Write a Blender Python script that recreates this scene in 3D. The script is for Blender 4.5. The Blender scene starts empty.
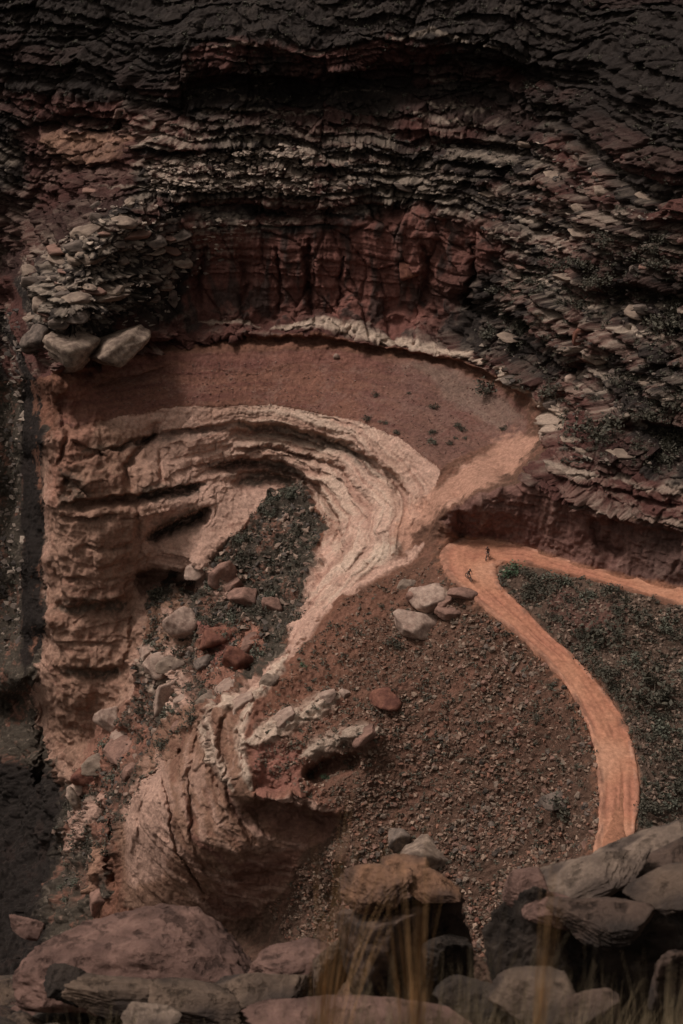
import bpy, math, random
import numpy as np
random.seed(7)
rng = np.random.default_rng(11)
C = bpy.context.scene.collection
S = bpy.context.scene

# ------------------------------------------------------------------ camera
CAMZ = 115.0
PITCH = math.radians(30.0)
FPX = 341.5 / math.tan(math.radians(12.0))
cam_d = bpy.data.cameras.new('camera'); cam = bpy.data.objects.new('camera', cam_d); C.objects.link(cam)
cam.location = (0, 0, CAMZ); cam.rotation_euler = (math.pi/2 - PITCH, 0, 0)
cam_d.sensor_fit = 'HORIZONTAL'; cam_d.sensor_width = 24.0
cam_d.lens = 12.0 / math.tan(math.radians(12.0))
cam_d.clip_start = 0.2; cam_d.clip_end = 5000
cam_d.dof.use_dof = True; cam_d.dof.focus_distance = 215; cam_d.dof.aperture_fstop = 2.6
S.camera = cam
# ------------------------------------------------------------------ world, sun, exposure
SUN_EL, SUN_AZ = 58.0, -72.0          # azimuth measured from +Y (away from the camera), negative = left
w = bpy.data.worlds.new('World'); S.world = w; w.use_nodes = True
nt = w.node_tree; nt.nodes.clear()
sky = nt.nodes.new('ShaderNodeTexSky'); sky.sky_type = 'NISHITA'; sky.sun_disc = False
sky.sun_elevation = math.radians(SUN_EL); sky.sun_rotation = math.radians(SUN_AZ)
sky.air_density = 1.0; sky.dust_density = 6.0; sky.ozone_density = 1.0
hs = nt.nodes.new('ShaderNodeHueSaturation'); hs.inputs['Saturation'].default_value = 0.03   # overcast: the blue is gone
bg = nt.nodes.new('ShaderNodeBackground'); bg.inputs['Strength'].default_value = 0.055
wo = nt.nodes.new('ShaderNodeOutputWorld')
wm = nt.nodes.new('ShaderNodeVectorMath'); wm.operation = 'MULTIPLY'; wm.inputs[1].default_value = (1.04, .985, .89)   # warm cloud deck
nt.links.new(sky.outputs[0], hs.inputs['Color']); nt.links.new(hs.outputs[0], wm.inputs[0]); nt.links.new(wm.outputs[0], bg.inputs[0]); nt.links.new(bg.outputs[0], wo.inputs[0])
sl = bpy.data.lights.new('sun', 'SUN'); sl.energy = 1.5; sl.angle = math.radians(12); sl.color = (1.0, .93, .86)
sun = bpy.data.objects.new('sun', sl); C.objects.link(sun)
sd = (math.sin(math.radians(SUN_AZ))*math.cos(math.radians(SUN_EL)), math.cos(math.radians(SUN_AZ))*math.cos(math.radians(SUN_EL)), math.sin(math.radians(SUN_EL)))
from mathutils import Vector, Matrix, Euler
sun.rotation_euler = Vector(sd).to_track_quat('Z', 'Y').to_euler()
S.view_settings.view_transform = 'Standard'; S.view_settings.look = 'None'
S.view_settings.gamma = 1.0; S.view_settings.exposure = 0.5; S.view_settings.use_curve_mapping = False

# ------------------------------------------------------------------ numpy noise
_perm = rng.permutation(4096).astype(np.int64)
_g = rng.normal(size=(4096, 3)); _g /= np.linalg.norm(_g, axis=1)[:, None]; _g = _g.astype(np.float32)
def _h(i, j, k): return _perm[(_perm[(_perm[i & 4095] + j) & 4095] + k) & 4095]
def perlin(P, s=1.0, off=0.0):
    X = np.asarray(P, np.float32) * np.float32(s) + np.float32(off)
    I = np.floor(X).astype(np.int64); F = (X - I).astype(np.float32)
    Wt = F*F*F*(F*(F*6-15)+10)
    out = 0
    for a in (0, 1):
        wa = Wt[:, 0] if a else 1-Wt[:, 0]
        for b in (0, 1):
            wb = Wt[:, 1] if b else 1-Wt[:, 1]
            for c in (0, 1):
                wc = Wt[:, 2] if c else 1-Wt[:, 2]
                g = _g[_h(I[:, 0]+a, I[:, 1]+b, I[:, 2]+c)]
                d = g[:, 0]*(F[:, 0]-a) + g[:, 1]*(F[:, 1]-b) + g[:, 2]*(F[:, 2]-c)
                out = out + wa*wb*wc*d
    return out * 1.6
def fbm(P, s, n=4, off=0.0, ridge=False):
    o = 0; a = 1.0
    for i in range(n):
        v = perlin(P, s*2**i, off+17.3*i)
        if ridge: v = 1-2*np.abs(v)
        o = o + v*a; a *= .5
    return o
def cells(X, Y, sc, seed):
    """2D voronoi: random value of the nearest cell and distance to the border (F2-F1)"""
    x = X*sc; y = Y*sc; ix = np.floor(x).astype(np.int64); iy = np.floor(y).astype(np.int64)
    f1 = np.full(x.shape, 9., np.float32); f2 = f1.copy(); val = np.zeros(x.shape, np.float32)
    for a in (-1, 0, 1):
        for b in (-1, 0, 1):
            h = _h(ix+a, iy+b, seed)
            dx = ix+a + (h % 64)/64. - x; dy = iy+b + ((h//64) % 64)/64. - y
            d = np.sqrt(dx*dx+dy*dy).astype(np.float32)
            m = d < f1
            f2 = np.where(m, f1, np.minimum(f2, d)); val = np.where(m, (h*37 % 1009)/1009., val); f1 = np.where(m, d, f1)
    return val, f2-f1

# ------------------------------------------------------------------ survey of the place: pixel of the survey photo + height -> point
cp, sp = math.cos(PITCH), math.sin(PITCH)
def rdir(u, v):
    x = (np.asarray(u, float)-341.5)/FPX; y = (512-np.asarray(v, float))/FPX
    return np.stack([x, cp + y*sp, -sp + y*cp], -1)
def t_of_z(u, v, z): return (CAMZ - z)/(-rdir(u, v)[..., 2])
CT = []
def Z(*pts):
    for u, v, z in pts: CT.append((u, v, float(t_of_z(u, v, z))))
def T(*pts):
    for p in pts: CT.append(p)
def dens(pts, n=3):
    o = []
    for a, b in zip(pts[:-1], pts[1:]):
        for i in range(n): o.append(tuple(a[k]+(b[k]-a[k])*i/n for k in range(len(a))))
    return o+[pts[-1]]
# top and plateau
T(*[(u, -330, 380) for u in (-320, 0, 340, 683, 950)], *[(u, -150, 282) for u in (-320, 0, 340, 600)], (800, -150, 265), (950, -150, 255))
T((-300, 0, 262), (0, 0, 268), (150, 0, 264), (300, 0, 259), (450, 0, 257), (560, 0, 254), (683, 0, 245), (930, 0, 225))
T((-300, 60, 258), (0, 60, 266), (100, 60, 262), (180, 62, 253), (240, 45, 252), (300, 57, 252), (350, 48, 252), (430, 34, 253), (500, 45, 252), (600, 60, 243), (683, 60, 232))
T((200, 85, 256), (300, 85, 256), (400, 80, 257), (480, 85, 255))
T((-300, 130, 255), (0, 130, 264), (60, 130, 262), (130, 130, 261), (150, 130, 256), (250, 130, 255), (350, 130, 255), (480, 130, 254), (560, 120, 248), (620, 100, 237), (683, 130, 222), (930, 130, 205))
T((-300, 200, 255), (0, 200, 263), (60, 195, 258), (100, 200, 250), (200, 200, 251), (320, 200, 251), (450, 200, 250), (500, 200, 247), (560, 200, 241), (620, 200, 230), (683, 200, 219), (930, 200, 200))
T((200, 260, 254), (300, 265, 253.5), (400, 260, 253), (450, 260, 250), (200, 320, 256), (150, 320, 252), (270, 318, 257), (330, 316, 256), (400, 322, 255), (440, 335, 252))
# promontory on the left and the void beside it
T((30, 290, 246), (60, 270, 244), (90, 245, 243), (130, 285, 246), (150, 250, 249), (35, 325, 243), (60, 345, 240), (85, 350, 241), (120, 340, 245), (150, 330, 247))
T((0, 250, 270), (12, 300, 268), (2, 350, 278), (0, 400, 285), (8, 500, 288), (8, 600, 285), (18, 700, 277), (0, 800, 268), (-100, 300, 272), (-300, 300, 262), (-300, 500, 275), (-300, 700, 265), (-150, 600, 280), (-300, 900, 240), (-150, 850, 255), (-300, 1150, 205), (-100, 1150, 205))
T(*[(28, v, 264) for v in (400, 460, 520, 580, 640)], (36, 700, 262), (36, 740, 262))
T((44, 380, 240), (44, 440, 240), (45, 500, 241), (48, 560, 243), (45, 620, 244), (20, 680, 252), (52, 700, 250), (55, 760, 254))
T((60, 385, 238), (60, 440, 237), (75, 500, 237), (110, 500, 237.5), (75, 560, 240), (120, 560, 240), (75, 595, 241), (120, 595, 241), (75, 620, 243), (120, 620, 243), (75, 660, 243.5), (120, 660, 243), (80, 700, 246), (110, 700, 245), (60, 770, 253), (90, 740, 250))
# benches
A1 = [(85, 425, 6), (100, 420, 6), (170, 408, 6), (220, 405, 6), (270, 405, 6), (310, 410, 6), (350, 420, 6), (380, 432, 6), (410, 448, 6), (435, 468, 5)]
Z(*dens(A1, 2))
A2 = [(90, 366, 11), (150, 356, 11), (200, 352, 11), (270, 350, 11), (330, 350, 11), (400, 357, 11), (450, 369, 11), (500, 389, 11), (528, 412, 11)]
Z(*dens(A2, 2))
A3 = [(200, 338, 13), (270, 335, 13), (330, 337, 13), (400, 345, 13), (450, 358, 13), (500, 377, 13), (540, 402, 13.5)]
Z(*dens(A3, 2))
Z((60, 400, 9), (150, 442, 2), (200, 440, 2.2), (270, 440, 2), (310, 445, 2), (340, 456, 1.5), (370, 476, 1), (386, 510, 0), (388, 535, -1))
T((150, 470, 240), (200, 470, 245.5), (250, 468, 248), (290, 474, 247), (315, 485, 244), (335, 510, 238), (345, 540, 230), (345, 570, 225))
T((150, 500, 238), (180, 500, 240), (220, 505, 243), (260, 500, 246), (290, 500, 244), (310, 520, 240), (325, 545, 235), (318, 575, 231))
T((150, 530, 240), (190, 530, 242), (150, 560, 243), (200, 555, 240), (145, 590, 246), (180, 590, 242), (150, 620, 241), (150, 650, 239))
# gully
T((285, 530, 240), (300, 560, 235), (260, 560, 238), (240, 590, 237), (220, 600, 236), (290, 590, 232), (285, 618, 228), (250, 620, 231), (210, 640, 233), (250, 655, 226), (190, 640, 235), (190, 670, 230), (215, 680, 224), (170, 690, 231), (150, 690, 236), (130, 700, 239), (180, 715, 224), (140, 740, 232), (110, 750, 240), (100, 780, 240), (80, 830, 241), (100, 860, 234), (110, 810, 234), (50, 860, 252), (20, 920, 246), (60, 900, 238), (130, 920, 224), (40, 980, 232))
# spur: rim, nose, talus
RIM = [(430, 540, 0), (400, 562, -2.5), (370, 577, -4), (335, 600, -6), (302, 637, -8.5), (272, 667, -11), (240, 692, -13), (208, 708, -14.5)]
Z(*dens(RIM, 3))
T((187, 740, 215), (160, 762, 218), (210, 750, 210), (215, 790, 207.5), (180, 790, 211), (150, 800, 214), (132, 830, 219), (128, 860, 223), (165, 840, 212), (200, 850, 206.5), (240, 850, 205.5), (270, 860, 207), (180, 890, 215), (215, 895, 213), (250, 895, 211.5), (290, 880, 209), (250, 930, 216), (180, 930, 218), (330, 900, 206))
T((253, 796, 203.6), (290, 806, 203.2), (338, 814, 202.5), (255, 815, 208), (290, 822, 207.5), (330, 826, 206), (255, 830, 206.5))
Z((480, 620, -2), (430, 620, -5), (400, 600, -3.8), (500, 700, -7), (550, 760, -8.5), (400, 700, -10), (300, 700, -12.3), (300, 755, -15.5), (350, 740, -12.5), (400, 800, -18), (500, 800, -15), (560, 850, -14), (500, 900, -20), (400, 900, -25), (340, 855, -23), (450, 1024, -34), (600, 1024, -28), (300, 1024, -40), (450, 1190, -48), (700, 1190, -44), (200, 1190, -52), (240, 750, -16), (240, 780, -17))
# wall above the road and right-hand cliffs
Z((440, 518, 3), (455, 508, 6), (470, 500, 7), (500, 488, 9), (530, 485, 10), (565, 495, 9.7), (600, 512, 9.5), (640, 522, 9.7), (683, 530, 10), (760, 545, 10), (930, 590, 10))
Z((560, 470, 12), (620, 480, 12), (683, 492, 13), (600, 440, 15.3), (683, 440, 17.3), (560, 442, 12.6), (548, 420, 12), (530, 437, 9), (500, 458, 6.8), (505, 475, 6.5), (470, 470, 6), (460, 498, 4), (430, 510, 1.5), (400, 545, -1.5), (440, 485, 4))
T((560, 400, 231), (560, 350, 232), (560, 300, 233), (500, 345, 241), (500, 280, 243), (620, 400, 219), (620, 350, 221), (620, 300, 225), (683, 400, 211), (683, 300, 217), (930, 440, 195), (930, 300, 198))
# the road: outer edge, inner edge, height
ROAD = [((860, 628), (860, 646), 4.5), ((760, 604), (760, 621), 3.2), ((683, 588), (683, 604), 2.2), ((640, 578), (640, 592), 1.8), ((600, 569), (600, 581), 1.5), ((560, 558), (560, 571), 1.0),
        ((530, 548), (530, 563), .8), ((505, 542), (510, 562), .5), ((482, 538), (502, 563), .2), ((460, 538), (498, 565), 0), ((445, 546), (496, 568), 0), ((442, 560), (496, 573), 0),
        ((449, 576), (498, 580), 0), ((464, 590), (503, 588), -.3), ((480, 603), (511, 596), -.5), ((502, 621), (530, 615), -1), ((521, 637), (549, 635), -1.7), ((541, 654), (568, 651), -2.3),
        ((560, 676), (587, 670), -3), ((574, 697), (600, 686), -3.5), ((584, 717), (612, 701), -4), ((592, 738), (622, 718), -4.4), ((597, 760), (630, 735), -4.8), ((600, 786), (637, 762), -5.3),
        ((600, 812), (639, 790), -5.8), ((597, 840), (636, 826), -6.4), ((590, 870), (627, 870), -7.2), ((570, 930), (608, 935), -8.8)]
for o_, i_, z_ in ROAD[:-1]: Z((o_[0], o_[1], z_), (i_[0], i_[1], z_))
for o_, i_, z_ in ROAD[2:8]:   # toe of the cut
    Z((o_[0], o_[1]-5, z_+.7))
Z((560, 600, -.2), (620, 620, .3), (683, 650, -1.5), (620, 670, -2.0), (683, 720, -4.5), (683, 800, -8), (700, 900, -13), (930, 700, 0), (930, 1000, -14))

CT = np.array(CT, float); pu, pv, pq = CT[:, 0], CT[:, 1], 1000.0/CT[:, 2]
_, keep = np.unique(np.round(CT[:, :2]).astype(int), axis=0, return_index=True)
pu, pv, pq = pu[keep], pv[keep], pq[keep]
def kern(du, dv): return -np.sqrt(du*du+dv*dv+4.0)
n = len(pu); Km = kern(pu[:, None]-pu, pv[:, None]-pv); Km[np.diag_indices(n)] -= 1.0*0
Pm = np.stack([np.ones(n), pu/500, pv/500], 1)
M_ = np.block([[Km, Pm], [Pm.T, np.zeros((3, 3))]])
sol = np.linalg.solve(M_, np.concatenate([pq, np.zeros(3)]))
def rbf(u, v):
    u = u.ravel(); v = v.ravel(); out = np.empty(u.shape)
    for s in range(0, len(u), 20000):
        a, b = u[s:s+20000], v[s:s+20000]
        out[s:s+20000] = kern(a[:, None]-pu, b[:, None]-pv) @ sol[:n] + sol[n] + sol[n+1]*a/500 + sol[n+2]*b/500
    return out
# grid of the terrain: about 0.14 m between vertices where the photo looks, coarser outside
def axis(a, b, lo, hi, st=1.0):
    mid = np.arange(a, b+.01, st); out = []; s = st; x = a
    while x > lo: s *= 1.06; x -= s; out.append(x)
    left = out[::-1]; out = []; s = st; x = mid[-1]
    while x < hi: s *= 1.06; x += s; out.append(x)
    return np.concatenate([left, mid, out])
GU = axis(-16, 700, -310, 940); GV = axis(-16, 1000, -330, 1190)
cu = GU[::3] if (len(GU)-1) % 3 == 0 else np.append(GU[::3], GU[-1]); cv = GV[::3] if (len(GV)-1) % 3 == 0 else np.append(GV[::3], GV[-1])
q = rbf(*[a.ravel() for a in np.meshgrid(cu, cv)]).reshape(len(cv), len(cu))
q = np.stack([np.interp(GU, cu, r) for r in q])
q = np.stack([np.interp(GV, cv, q[:, i]) for i in range(q.shape[1])], 1)
tt = np.clip(1000.0/np.maximum(q, 1.5), 120, 600)
UU, VV = np.meshgrid(GU, GV); H, W = UU.shape
u_, v_ = UU.ravel(), VV.ravel()
def blur(a, k):
    for _ in range(k):
        a = a.copy(); a[1:-1] = (a[:-2]+2*a[1:-1]+a[2:])/4; a[:, 1:-1] = (a[:, :-2]+2*a[:, 1:-1]+a[:, 2:])/4
    return a
tt = blur(tt, 3)
D = rdir(u_, v_)
P = np.array([0, 0, CAMZ]) + D*tt.reshape(-1, 1)

# ---- masks -----------------------------------------------------------
P32 = P.astype(np.float32)
wa1 = fbm(P32, .12, 4, 3.1)*1.0; wa2 = fbm(P32, .12, 4, 9.7)*1.0
wb1 = fbm(P32, .7, 3, 5.5); wb2 = fbm(P32, .7, 3, 8.8)
def inside(poly, u, v):
    r = np.zeros(u.shape, bool); k = len(poly)
    for i in range(k):
        x1, y1 = poly[i]; x2, y2 = poly[(i+1) % k]
        if y1 == y2: continue
        r ^= ((y1 > v) != (y2 > v)) & (u < (x2-x1)*(v-y1)/(y2-y1)+x1)
    return r
def pmask(poly, warp=5.0, fine=2.5, feather=0.0):
    xs = [p[0] for p in poly]; ys = [p[1] for p in poly]; m = warp*2+fine*2+feather*2+4
    idx = np.nonzero((u_ > min(xs)-m) & (u_ < max(xs)+m) & (v_ > min(ys)-m) & (v_ < max(ys)+m))[0]
    out = np.zeros(u_.shape, np.float32)
    a = u_[idx]+wa1[idx]*warp+wb1[idx]*fine; b = v_[idx]+wa2[idx]*warp+wb2[idx]*fine
    if feather == 0: out[idx] = inside(poly, a, b); return out
    acc = 0
    for k in range(8):
        an = k*math.pi/4; rr = feather*(1 if k % 2 else .5)
        acc = acc + inside(poly, a+math.cos(an)*rr, b+math.sin(an)*rr)
    out[idx] = acc/8; return out
def linedist(pts, warp=3.0, fine=2.0, m=40):
    xs = [p[0] for p in pts]; ys = [p[1] for p in pts]
    idx = np.nonzero((u_ > min(xs)-m) & (u_ < max(xs)+m) & (v_ > min(ys)-m) & (v_ < max(ys)+m))[0]
    a = u_[idx]+wa1[idx]*warp+wb1[idx]*fine; b = v_[idx]+wa2[idx]*warp+wb2[idx]*fine
    d = np.full(a.shape, 1e3); sd_ = np.zeros(a.shape); sa = np.zeros(a.shape); L = 0
    seg = list(zip(pts[:-1], pts[1:])); tot = sum(math.dist(p, r) for p, r in seg)
    for p, r in seg:
        l = math.dist(p, r); ex, ey = (r[0]-p[0])/l, (r[1]-p[1])/l
        s = np.clip((a-p[0])*ex+(b-p[1])*ey, 0, l)
        dx, dy = a-p[0]-ex*s, b-p[1]-ey*s; dd = np.hypot(dx, dy); mm = dd < d
        d = np.where(mm, dd, d); sd_ = np.where(mm, np.sign(ex*dy-ey*dx), sd_); sa = np.where(mm, (L+s)/tot, sa); L += l
    return idx, d, sd_, sa
def lmask(pts, w, warp=3.0, fine=2.0, taper=True):
    idx, d, s, a = linedist(pts, warp, fine, w*2+14)
    out = np.zeros(u_.shape, np.float32)
    ww = w*(np.clip(np.minimum(a, 1-a)*6, .25, 1) if taper else 1)
    out[idx] = np.clip(1.6-d/ww*1.3, 0, 1); return out

UP = [(-400, -400), (1000, -400), (1000, 590), (683, 590), (683, 530), (600, 512), (560, 495), (530, 484), (545, 452), (538, 402), (500, 377), (450, 358), (400, 345), (330, 337), (270, 335), (200, 344), (150, 352), (92, 366), (52, 372), (36, 380), (-400, 380)]
BACKWALL = [(150, 235), (200, 205), (300, 215), (440, 205), (500, 225), (498, 262), (440, 325), (400, 330), (270, 322), (160, 350), (95, 355), (150, 320)]
REDSL = [(88, 366), (150, 355), (200, 351), (270, 349), (330, 349), (400, 356), (450, 368), (500, 388), (530, 412), (528, 432), (470, 452), (440, 468), (400, 442), (350, 421), (310, 411), (270, 405), (170, 408), (100, 421), (60, 430), (60, 395)]
BENCH = [(60, 430), (100, 420), (170, 408), (270, 405), (350, 420), (400, 440), (440, 468), (430, 500), (400, 545), (370, 577), (335, 600), (300, 625), (322, 560), (325, 520), (300, 482), (275, 490), (230, 540), (205, 565), (170, 575), (150, 600), (140, 690), (100, 760), (50, 790), (30, 700), (44, 600), (40, 440)]
GULLY = [(300, 482), (325, 520), (320, 560), (300, 625), (270, 660), (205, 706), (185, 740), (150, 775), (120, 830), (110, 900), (60, 935), (70, 1250), (-400, 1250), (-400, 380), (36, 380), (40, 440), (44, 620), (30, 690), (60, 780), (100, 760), (140, 690), (150, 600), (170, 575), (205, 565), (230, 540), (275, 490)]
CHUTE = [(392, 540), (404, 515), (430, 490), (470, 460), (500, 437), (523, 428), (536, 436), (530, 452), (505, 478), (470, 494), (438, 508), (410, 545)]
CUT = [(440, 520), (455, 508), (470, 500), (500, 488), (530, 484), (560, 495), (600, 512), (640, 522), (683, 530), (1000, 590), (1000, 640), (860, 628), (760, 603), (683, 587), (640, 577), (600, 568), (560, 557), (530, 547), (505, 541), (470, 537)]
roadpoly = [p[0] for p in ROAD] + [p[1] for p in ROAD[::-1]]
LOOP = [p[1] for p in ROAD] + [(608, 1200), (1000, 1200), (1000, 660)]
m_up = pmask(UP, 3, 1); m_wall = pmask(BACKWALL, 20, 7, 8); m_red = pmask(REDSL, 2, 1.5, 2); m_bench = pmask(BENCH, 2, 1); m_gul = pmask(GULLY, 9, 6, 2)
m_chute = pmask(CHUTE, 7, 5, 3.5); m_cut = pmask(CUT, 2, 1.5, 1); m_loop = pmask(LOOP, 1, 1)
m_road = pmask(roadpoly, 0, 0, 3); 
m_col = pmask([(44, 385), (75, 375), (140, 430), (136, 480), (150, 560), (146, 600), (140, 690), (100, 750), (50, 790), (40, 600)], 10, 5, 14)
m_talus = np.clip(1-m_up-m_red-m_bench-m_gul-m_cut-m_chute, 0, 1)
NOSE = [(205, 706), (245, 700), (240, 760), (252, 795), (340, 812), (330, 835), (300, 850), (290, 885), (255, 915), (180, 925), (125, 905), (118, 830), (138, 775), (150, 742), (172, 720), (190, 704)]
m_nose = pmask(NOSE, 3, 2, 2)
SPUR = [(238, 710), (262, 700), (268, 722), (330, 690), (345, 700), (330, 720), (300, 740), (380, 725), (380, 745), (315, 760), (300, 775), (345, 808), (330, 815), (252, 797), (238, 760)]
m_spur = pmask(SPUR, 4, 3, 2)

def normals(P):
    G = P.reshape(H, W, 3)
    du = np.gradient(G, axis=1); dv = np.gradient(G, axis=0)
    N = np.cross(du.reshape(-1, 3), dv.reshape(-1, 3)); N /= np.linalg.norm(N, axis=1)[:, None]+1e-9
    s = np.sign(-(N*D).sum(1)); return N*s[:, None]
Nb = normals(P)
Nb = np.stack([blur(Nb[:, i].reshape(H, W), 6).ravel() for i in range(3)], 1); Nb /= np.linalg.norm(Nb, axis=1)[:, None]
nh = Nb.copy(); nh[:, 2] = 0; steep = np.linalg.norm(nh, axis=1); nh /= (steep[:, None]+1e-6)

# ---- large grooves and ledges of the rock (seen in the photo), metres of recess ----
def groove(pts, w, depth, hard=True, warp=3.0, fine=1.5):
    """recess: sharp lip on the upper side, soft on the lower side"""
    global P
    idx, d, s, a = linedist(pts, warp, fine, w*3+14)
    x = d*s/w     # s>0 : below the line (v grows) when the line runs left to right
    prof = np.where(x > 0, np.exp(-(x/1.6)**2), np.exp(-(x/.35)**2)) if hard else np.exp(-x*x)
    prof *= np.clip(np.minimum(a, 1-a)*7+.1, 0, 1)
    P[idx] += D[idx]*(prof*depth)[:, None]
GR = [([(232, 424), (262, 427), (290, 430), (320, 436), (350, 448), (376, 460), (395, 478), (406, 495), (410, 515)], 5, 2.2),
      ([(100, 452), (150, 436), (200, 428), (240, 424)], 3, 1.0),
      ([(60, 505), (90, 500), (120, 498), (137, 497), (160, 492), (185, 487), (207, 482)], 4, 2.2),
      ([(207, 470), (240, 458), (270, 460), (300, 472), (318, 488), (332, 508), (341, 534), (343, 568)], 4, 2.0),
      ([(228, 448), (270, 447), (310, 455), (345, 470), (366, 492), (374, 520)], 2.5, 1.0),
      ([(60, 515), (90, 518), (118, 514)], 2, .8), ([(80, 545), (110, 548), (135, 540)], 2, .7), ([(55, 575), (90, 580), (125, 578)], 2, .6),
      ([(50, 603), (90, 606), (132, 600)], 9, 2.0), ([(52, 668), (90, 672), (128, 668)], 7, 1.7), ([(50, 640), (90, 642), (122, 640)], 2, .6),
      ([(134, 575), (150, 571), (172, 574), (204, 586)], 8, 5.0), ([(148, 538), (170, 527), (190, 517), (208, 507)], 5, 3.5),
      ([(253, 801), (280, 805), (310, 812), (338, 818)], 7, 2.6), ([(303, 780), (318, 768), (338, 760), (362, 757)], 8, 3.2),
      ([(262, 322), (200, 322), (150, 326)], 3, 1.0),
      ([(95, 345), (150, 348), (200, 341), (270, 338), (330, 341), (400, 349), (450, 362), (500, 381), (535, 405)], 4, 2.4),
      ([(178, 82), (215, 76), (240, 76), (265, 80), (300, 80), (330, 76), (350, 74), (380, 66), (430, 66), (500, 72), (560, 88)], 22, 5.5),
      ([(36, 124), (80, 122), (136, 124)], 8, 3.0), ([(40, 165), (90, 166), (130, 163)], 4, 1.5),
      ([(150, 200), (220, 205), (300, 208), (380, 205), (450, 200)], 8, 2.0),
      ([(590, 425), (620, 428), (683, 440), (740, 450)], 14, 3.5), ([(560, 375), (600, 360), (640, 380)], 10, 2.5), ([(585, 300), (640, 290), (700, 300)], 18, 4), ([(450, 290), (500, 310), (540, 330)], 10, 3),
      ([(600, 490), (640, 498), (683, 506)], 3, 1.2), ([(530, 472), (560, 478), (600, 488)], 2.5, 1.0), ([(600, 520), (650, 530), (700, 540)], 14, 2.5),
      ([(420, 135), (470, 140), (540, 150)], 6, 2.0), ([(200, 176), (280, 178), (360, 172), (430, 176)], 3, 1.4), ([(140, 110), (200, 108), (280, 116)], 4, 1.6), ([(150, 150), (230, 150), (300, 146)], 3, 1.2),
      ([(55, 374), (75, 370), (92, 372)], 5, 2.0), ([(90, 386), (110, 378), (150, 372), (172, 367)], 2.5, .8)]
for g in GR:
    b_ = 1.5 if 395 < g[0][0][1] < 600 and g[0][0][0] < 420 else 1.0
    groove(g[0], g[1]*(1.15 if b_ > 1 else 1), g[2]*b_)
groove([(225, 432), (270, 436), (300, 440), (330, 452)], 7, 2.0); groove([(228, 478), (262, 472), (300, 484)], 8, 2.5); groove([(62, 478), (80, 486), (60, 500)], 8, 2.5); groove([(70, 440), (100, 452), (80, 462)], 4, 1.5)
GRIB = [([(150, 645), (168, 652), (176, 680), (186, 715), (176, 735)], 9, 2.2), ([(128, 715), (112, 742), (82, 782), (74, 800)], 9, 2.2), ([(100, 790), (86, 820), (68, 850)], 5, 1.8), ([(258, 625), (245, 650), (222, 690), (200, 704)], 7, 1.8), ([(235, 572), (232, 595), (240, 610)], 6, 1.6), ([(190, 560), (215, 575), (225, 600)], 8, 2.0), ([(96, 840), (102, 870), (90, 900)], 5, 1.6), ([(118, 760), (140, 742), (150, 725)], 5, 1.6), ([(165, 610), (180, 635)], 9, 2.0), ([(200, 630), (225, 640), (215, 660)], 9, 2.0)]
# ribs of pale rock standing out of the spur
for pts, w_, h_ in GRIB+[([(335, 690), (310, 708), (280, 728), (248, 742), (238, 755)], 11, 1.5), ([(380, 733), (345, 740), (312, 752), (300, 770)], 11, 1.5), ([(285, 652), (262, 688), (240, 697), (214, 706)], 6, 1.0), ([(212, 702), (206, 725), (214, 760), (234, 795)], 6, 1.2),
                   ([(252, 704), (240, 730), (243, 765), (250, 792)], 5, 1.2), ([(250, 793), (290, 798), (338, 806)], 5, 1.6), ([(262, 748), (256, 775)], 7, 1.0)]:
    groove(pts, w_, -h_, hard=False, warp=3, fine=2)
CR = [([(187, 748), (164, 760), (146, 780), (128, 803)], 1.6, 1.6), ([(163, 762), (165, 792), (173, 836), (188, 868), (206, 900)], 1.6, 1.1), ([(215, 700), (204, 725), (208, 760), (222, 800)], 3, 1.3),
      ([(250, 705), (238, 735), (244, 775)], 3, 1.0), ([(160, 424), (141, 446), (128, 472), (128, 498)], 4, 2.2), ([(138, 500), (141, 530), (144, 560)], 2.5, .9), ([(134, 590), (130, 640), (126, 690)], 2.5, .8),
      ([(48, 700), (42, 740), (40, 790)], 9, 5), ([(118, 815), (112, 850), (118, 890)], 4, 3), ([(62, 395), (68, 430), (60, 470)], 3, 1.5), ([(175, 850), (230, 880), (290, 870)], 4, 1.0), ([(160, 450), (158, 480)], 2, .8),
      ([(310, 240), (306, 280), (309, 318)], 3.5, 2.6), ([(240, 250), (245, 285), (243, 318)], 4, 2.2), ([(345, 250), (338, 285), (342, 315)], 2, 1.6), ([(205, 240), (200, 280), (203, 315)], 3, 2), ([(425, 240), (428, 275), (424, 310)], 4, 2.4), ([(275, 245), (279, 280), (277, 316)], 2, 1.6), ([(470, 240), (474, 280), (466, 320)], 5, 3.0),
      ([(455, 510), (460, 525), (462, 538)], 4, 1.5), ([(590, 515), (600, 540), (625, 560)], 6, 1.8)]
for g in CR: groove(*g, hard=False, warp=4, fine=2.5)

def sm_(x, a, b): x = np.clip((x-a)/(b-a), 0, 1); return x*x*(3-2*x)
def sweep(pts, m, per, amp_, off):
    idx, d, s_, a_ = linedist(pts, 2.5, .8, 60); x = np.zeros(len(u_)); al = x.copy(); x[idx] = d*s_; al[idx] = a_
    q_ = np.stack([x/per+.35*wb1, al*5, x*0+off], 1).astype(np.float32); b = perlin(q_, 1.0)+.55*perlin(q_*np.array([2.3, 1.7, 1], np.float32), 1.0, 4.4)
    k = np.zeros(len(u_)); k[idx] = np.clip((58-d)/14, 0, 1); return np.clip(b*1.6, -1, 1)*m*k
sw1 = sweep([(192, 735), (183, 790), (200, 840), (240, 878), (305, 888)], m_nose, 6.5, 0, 1.5)
sw2 = sweep([(200, 440), (270, 437), (340, 457), (384, 508), (376, 552), (330, 602), (272, 667), (215, 705)], (m_bench > .5)*(1-m_col)*sm_(u_, 200, 250), 4.5, 0, 7.5)
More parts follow.
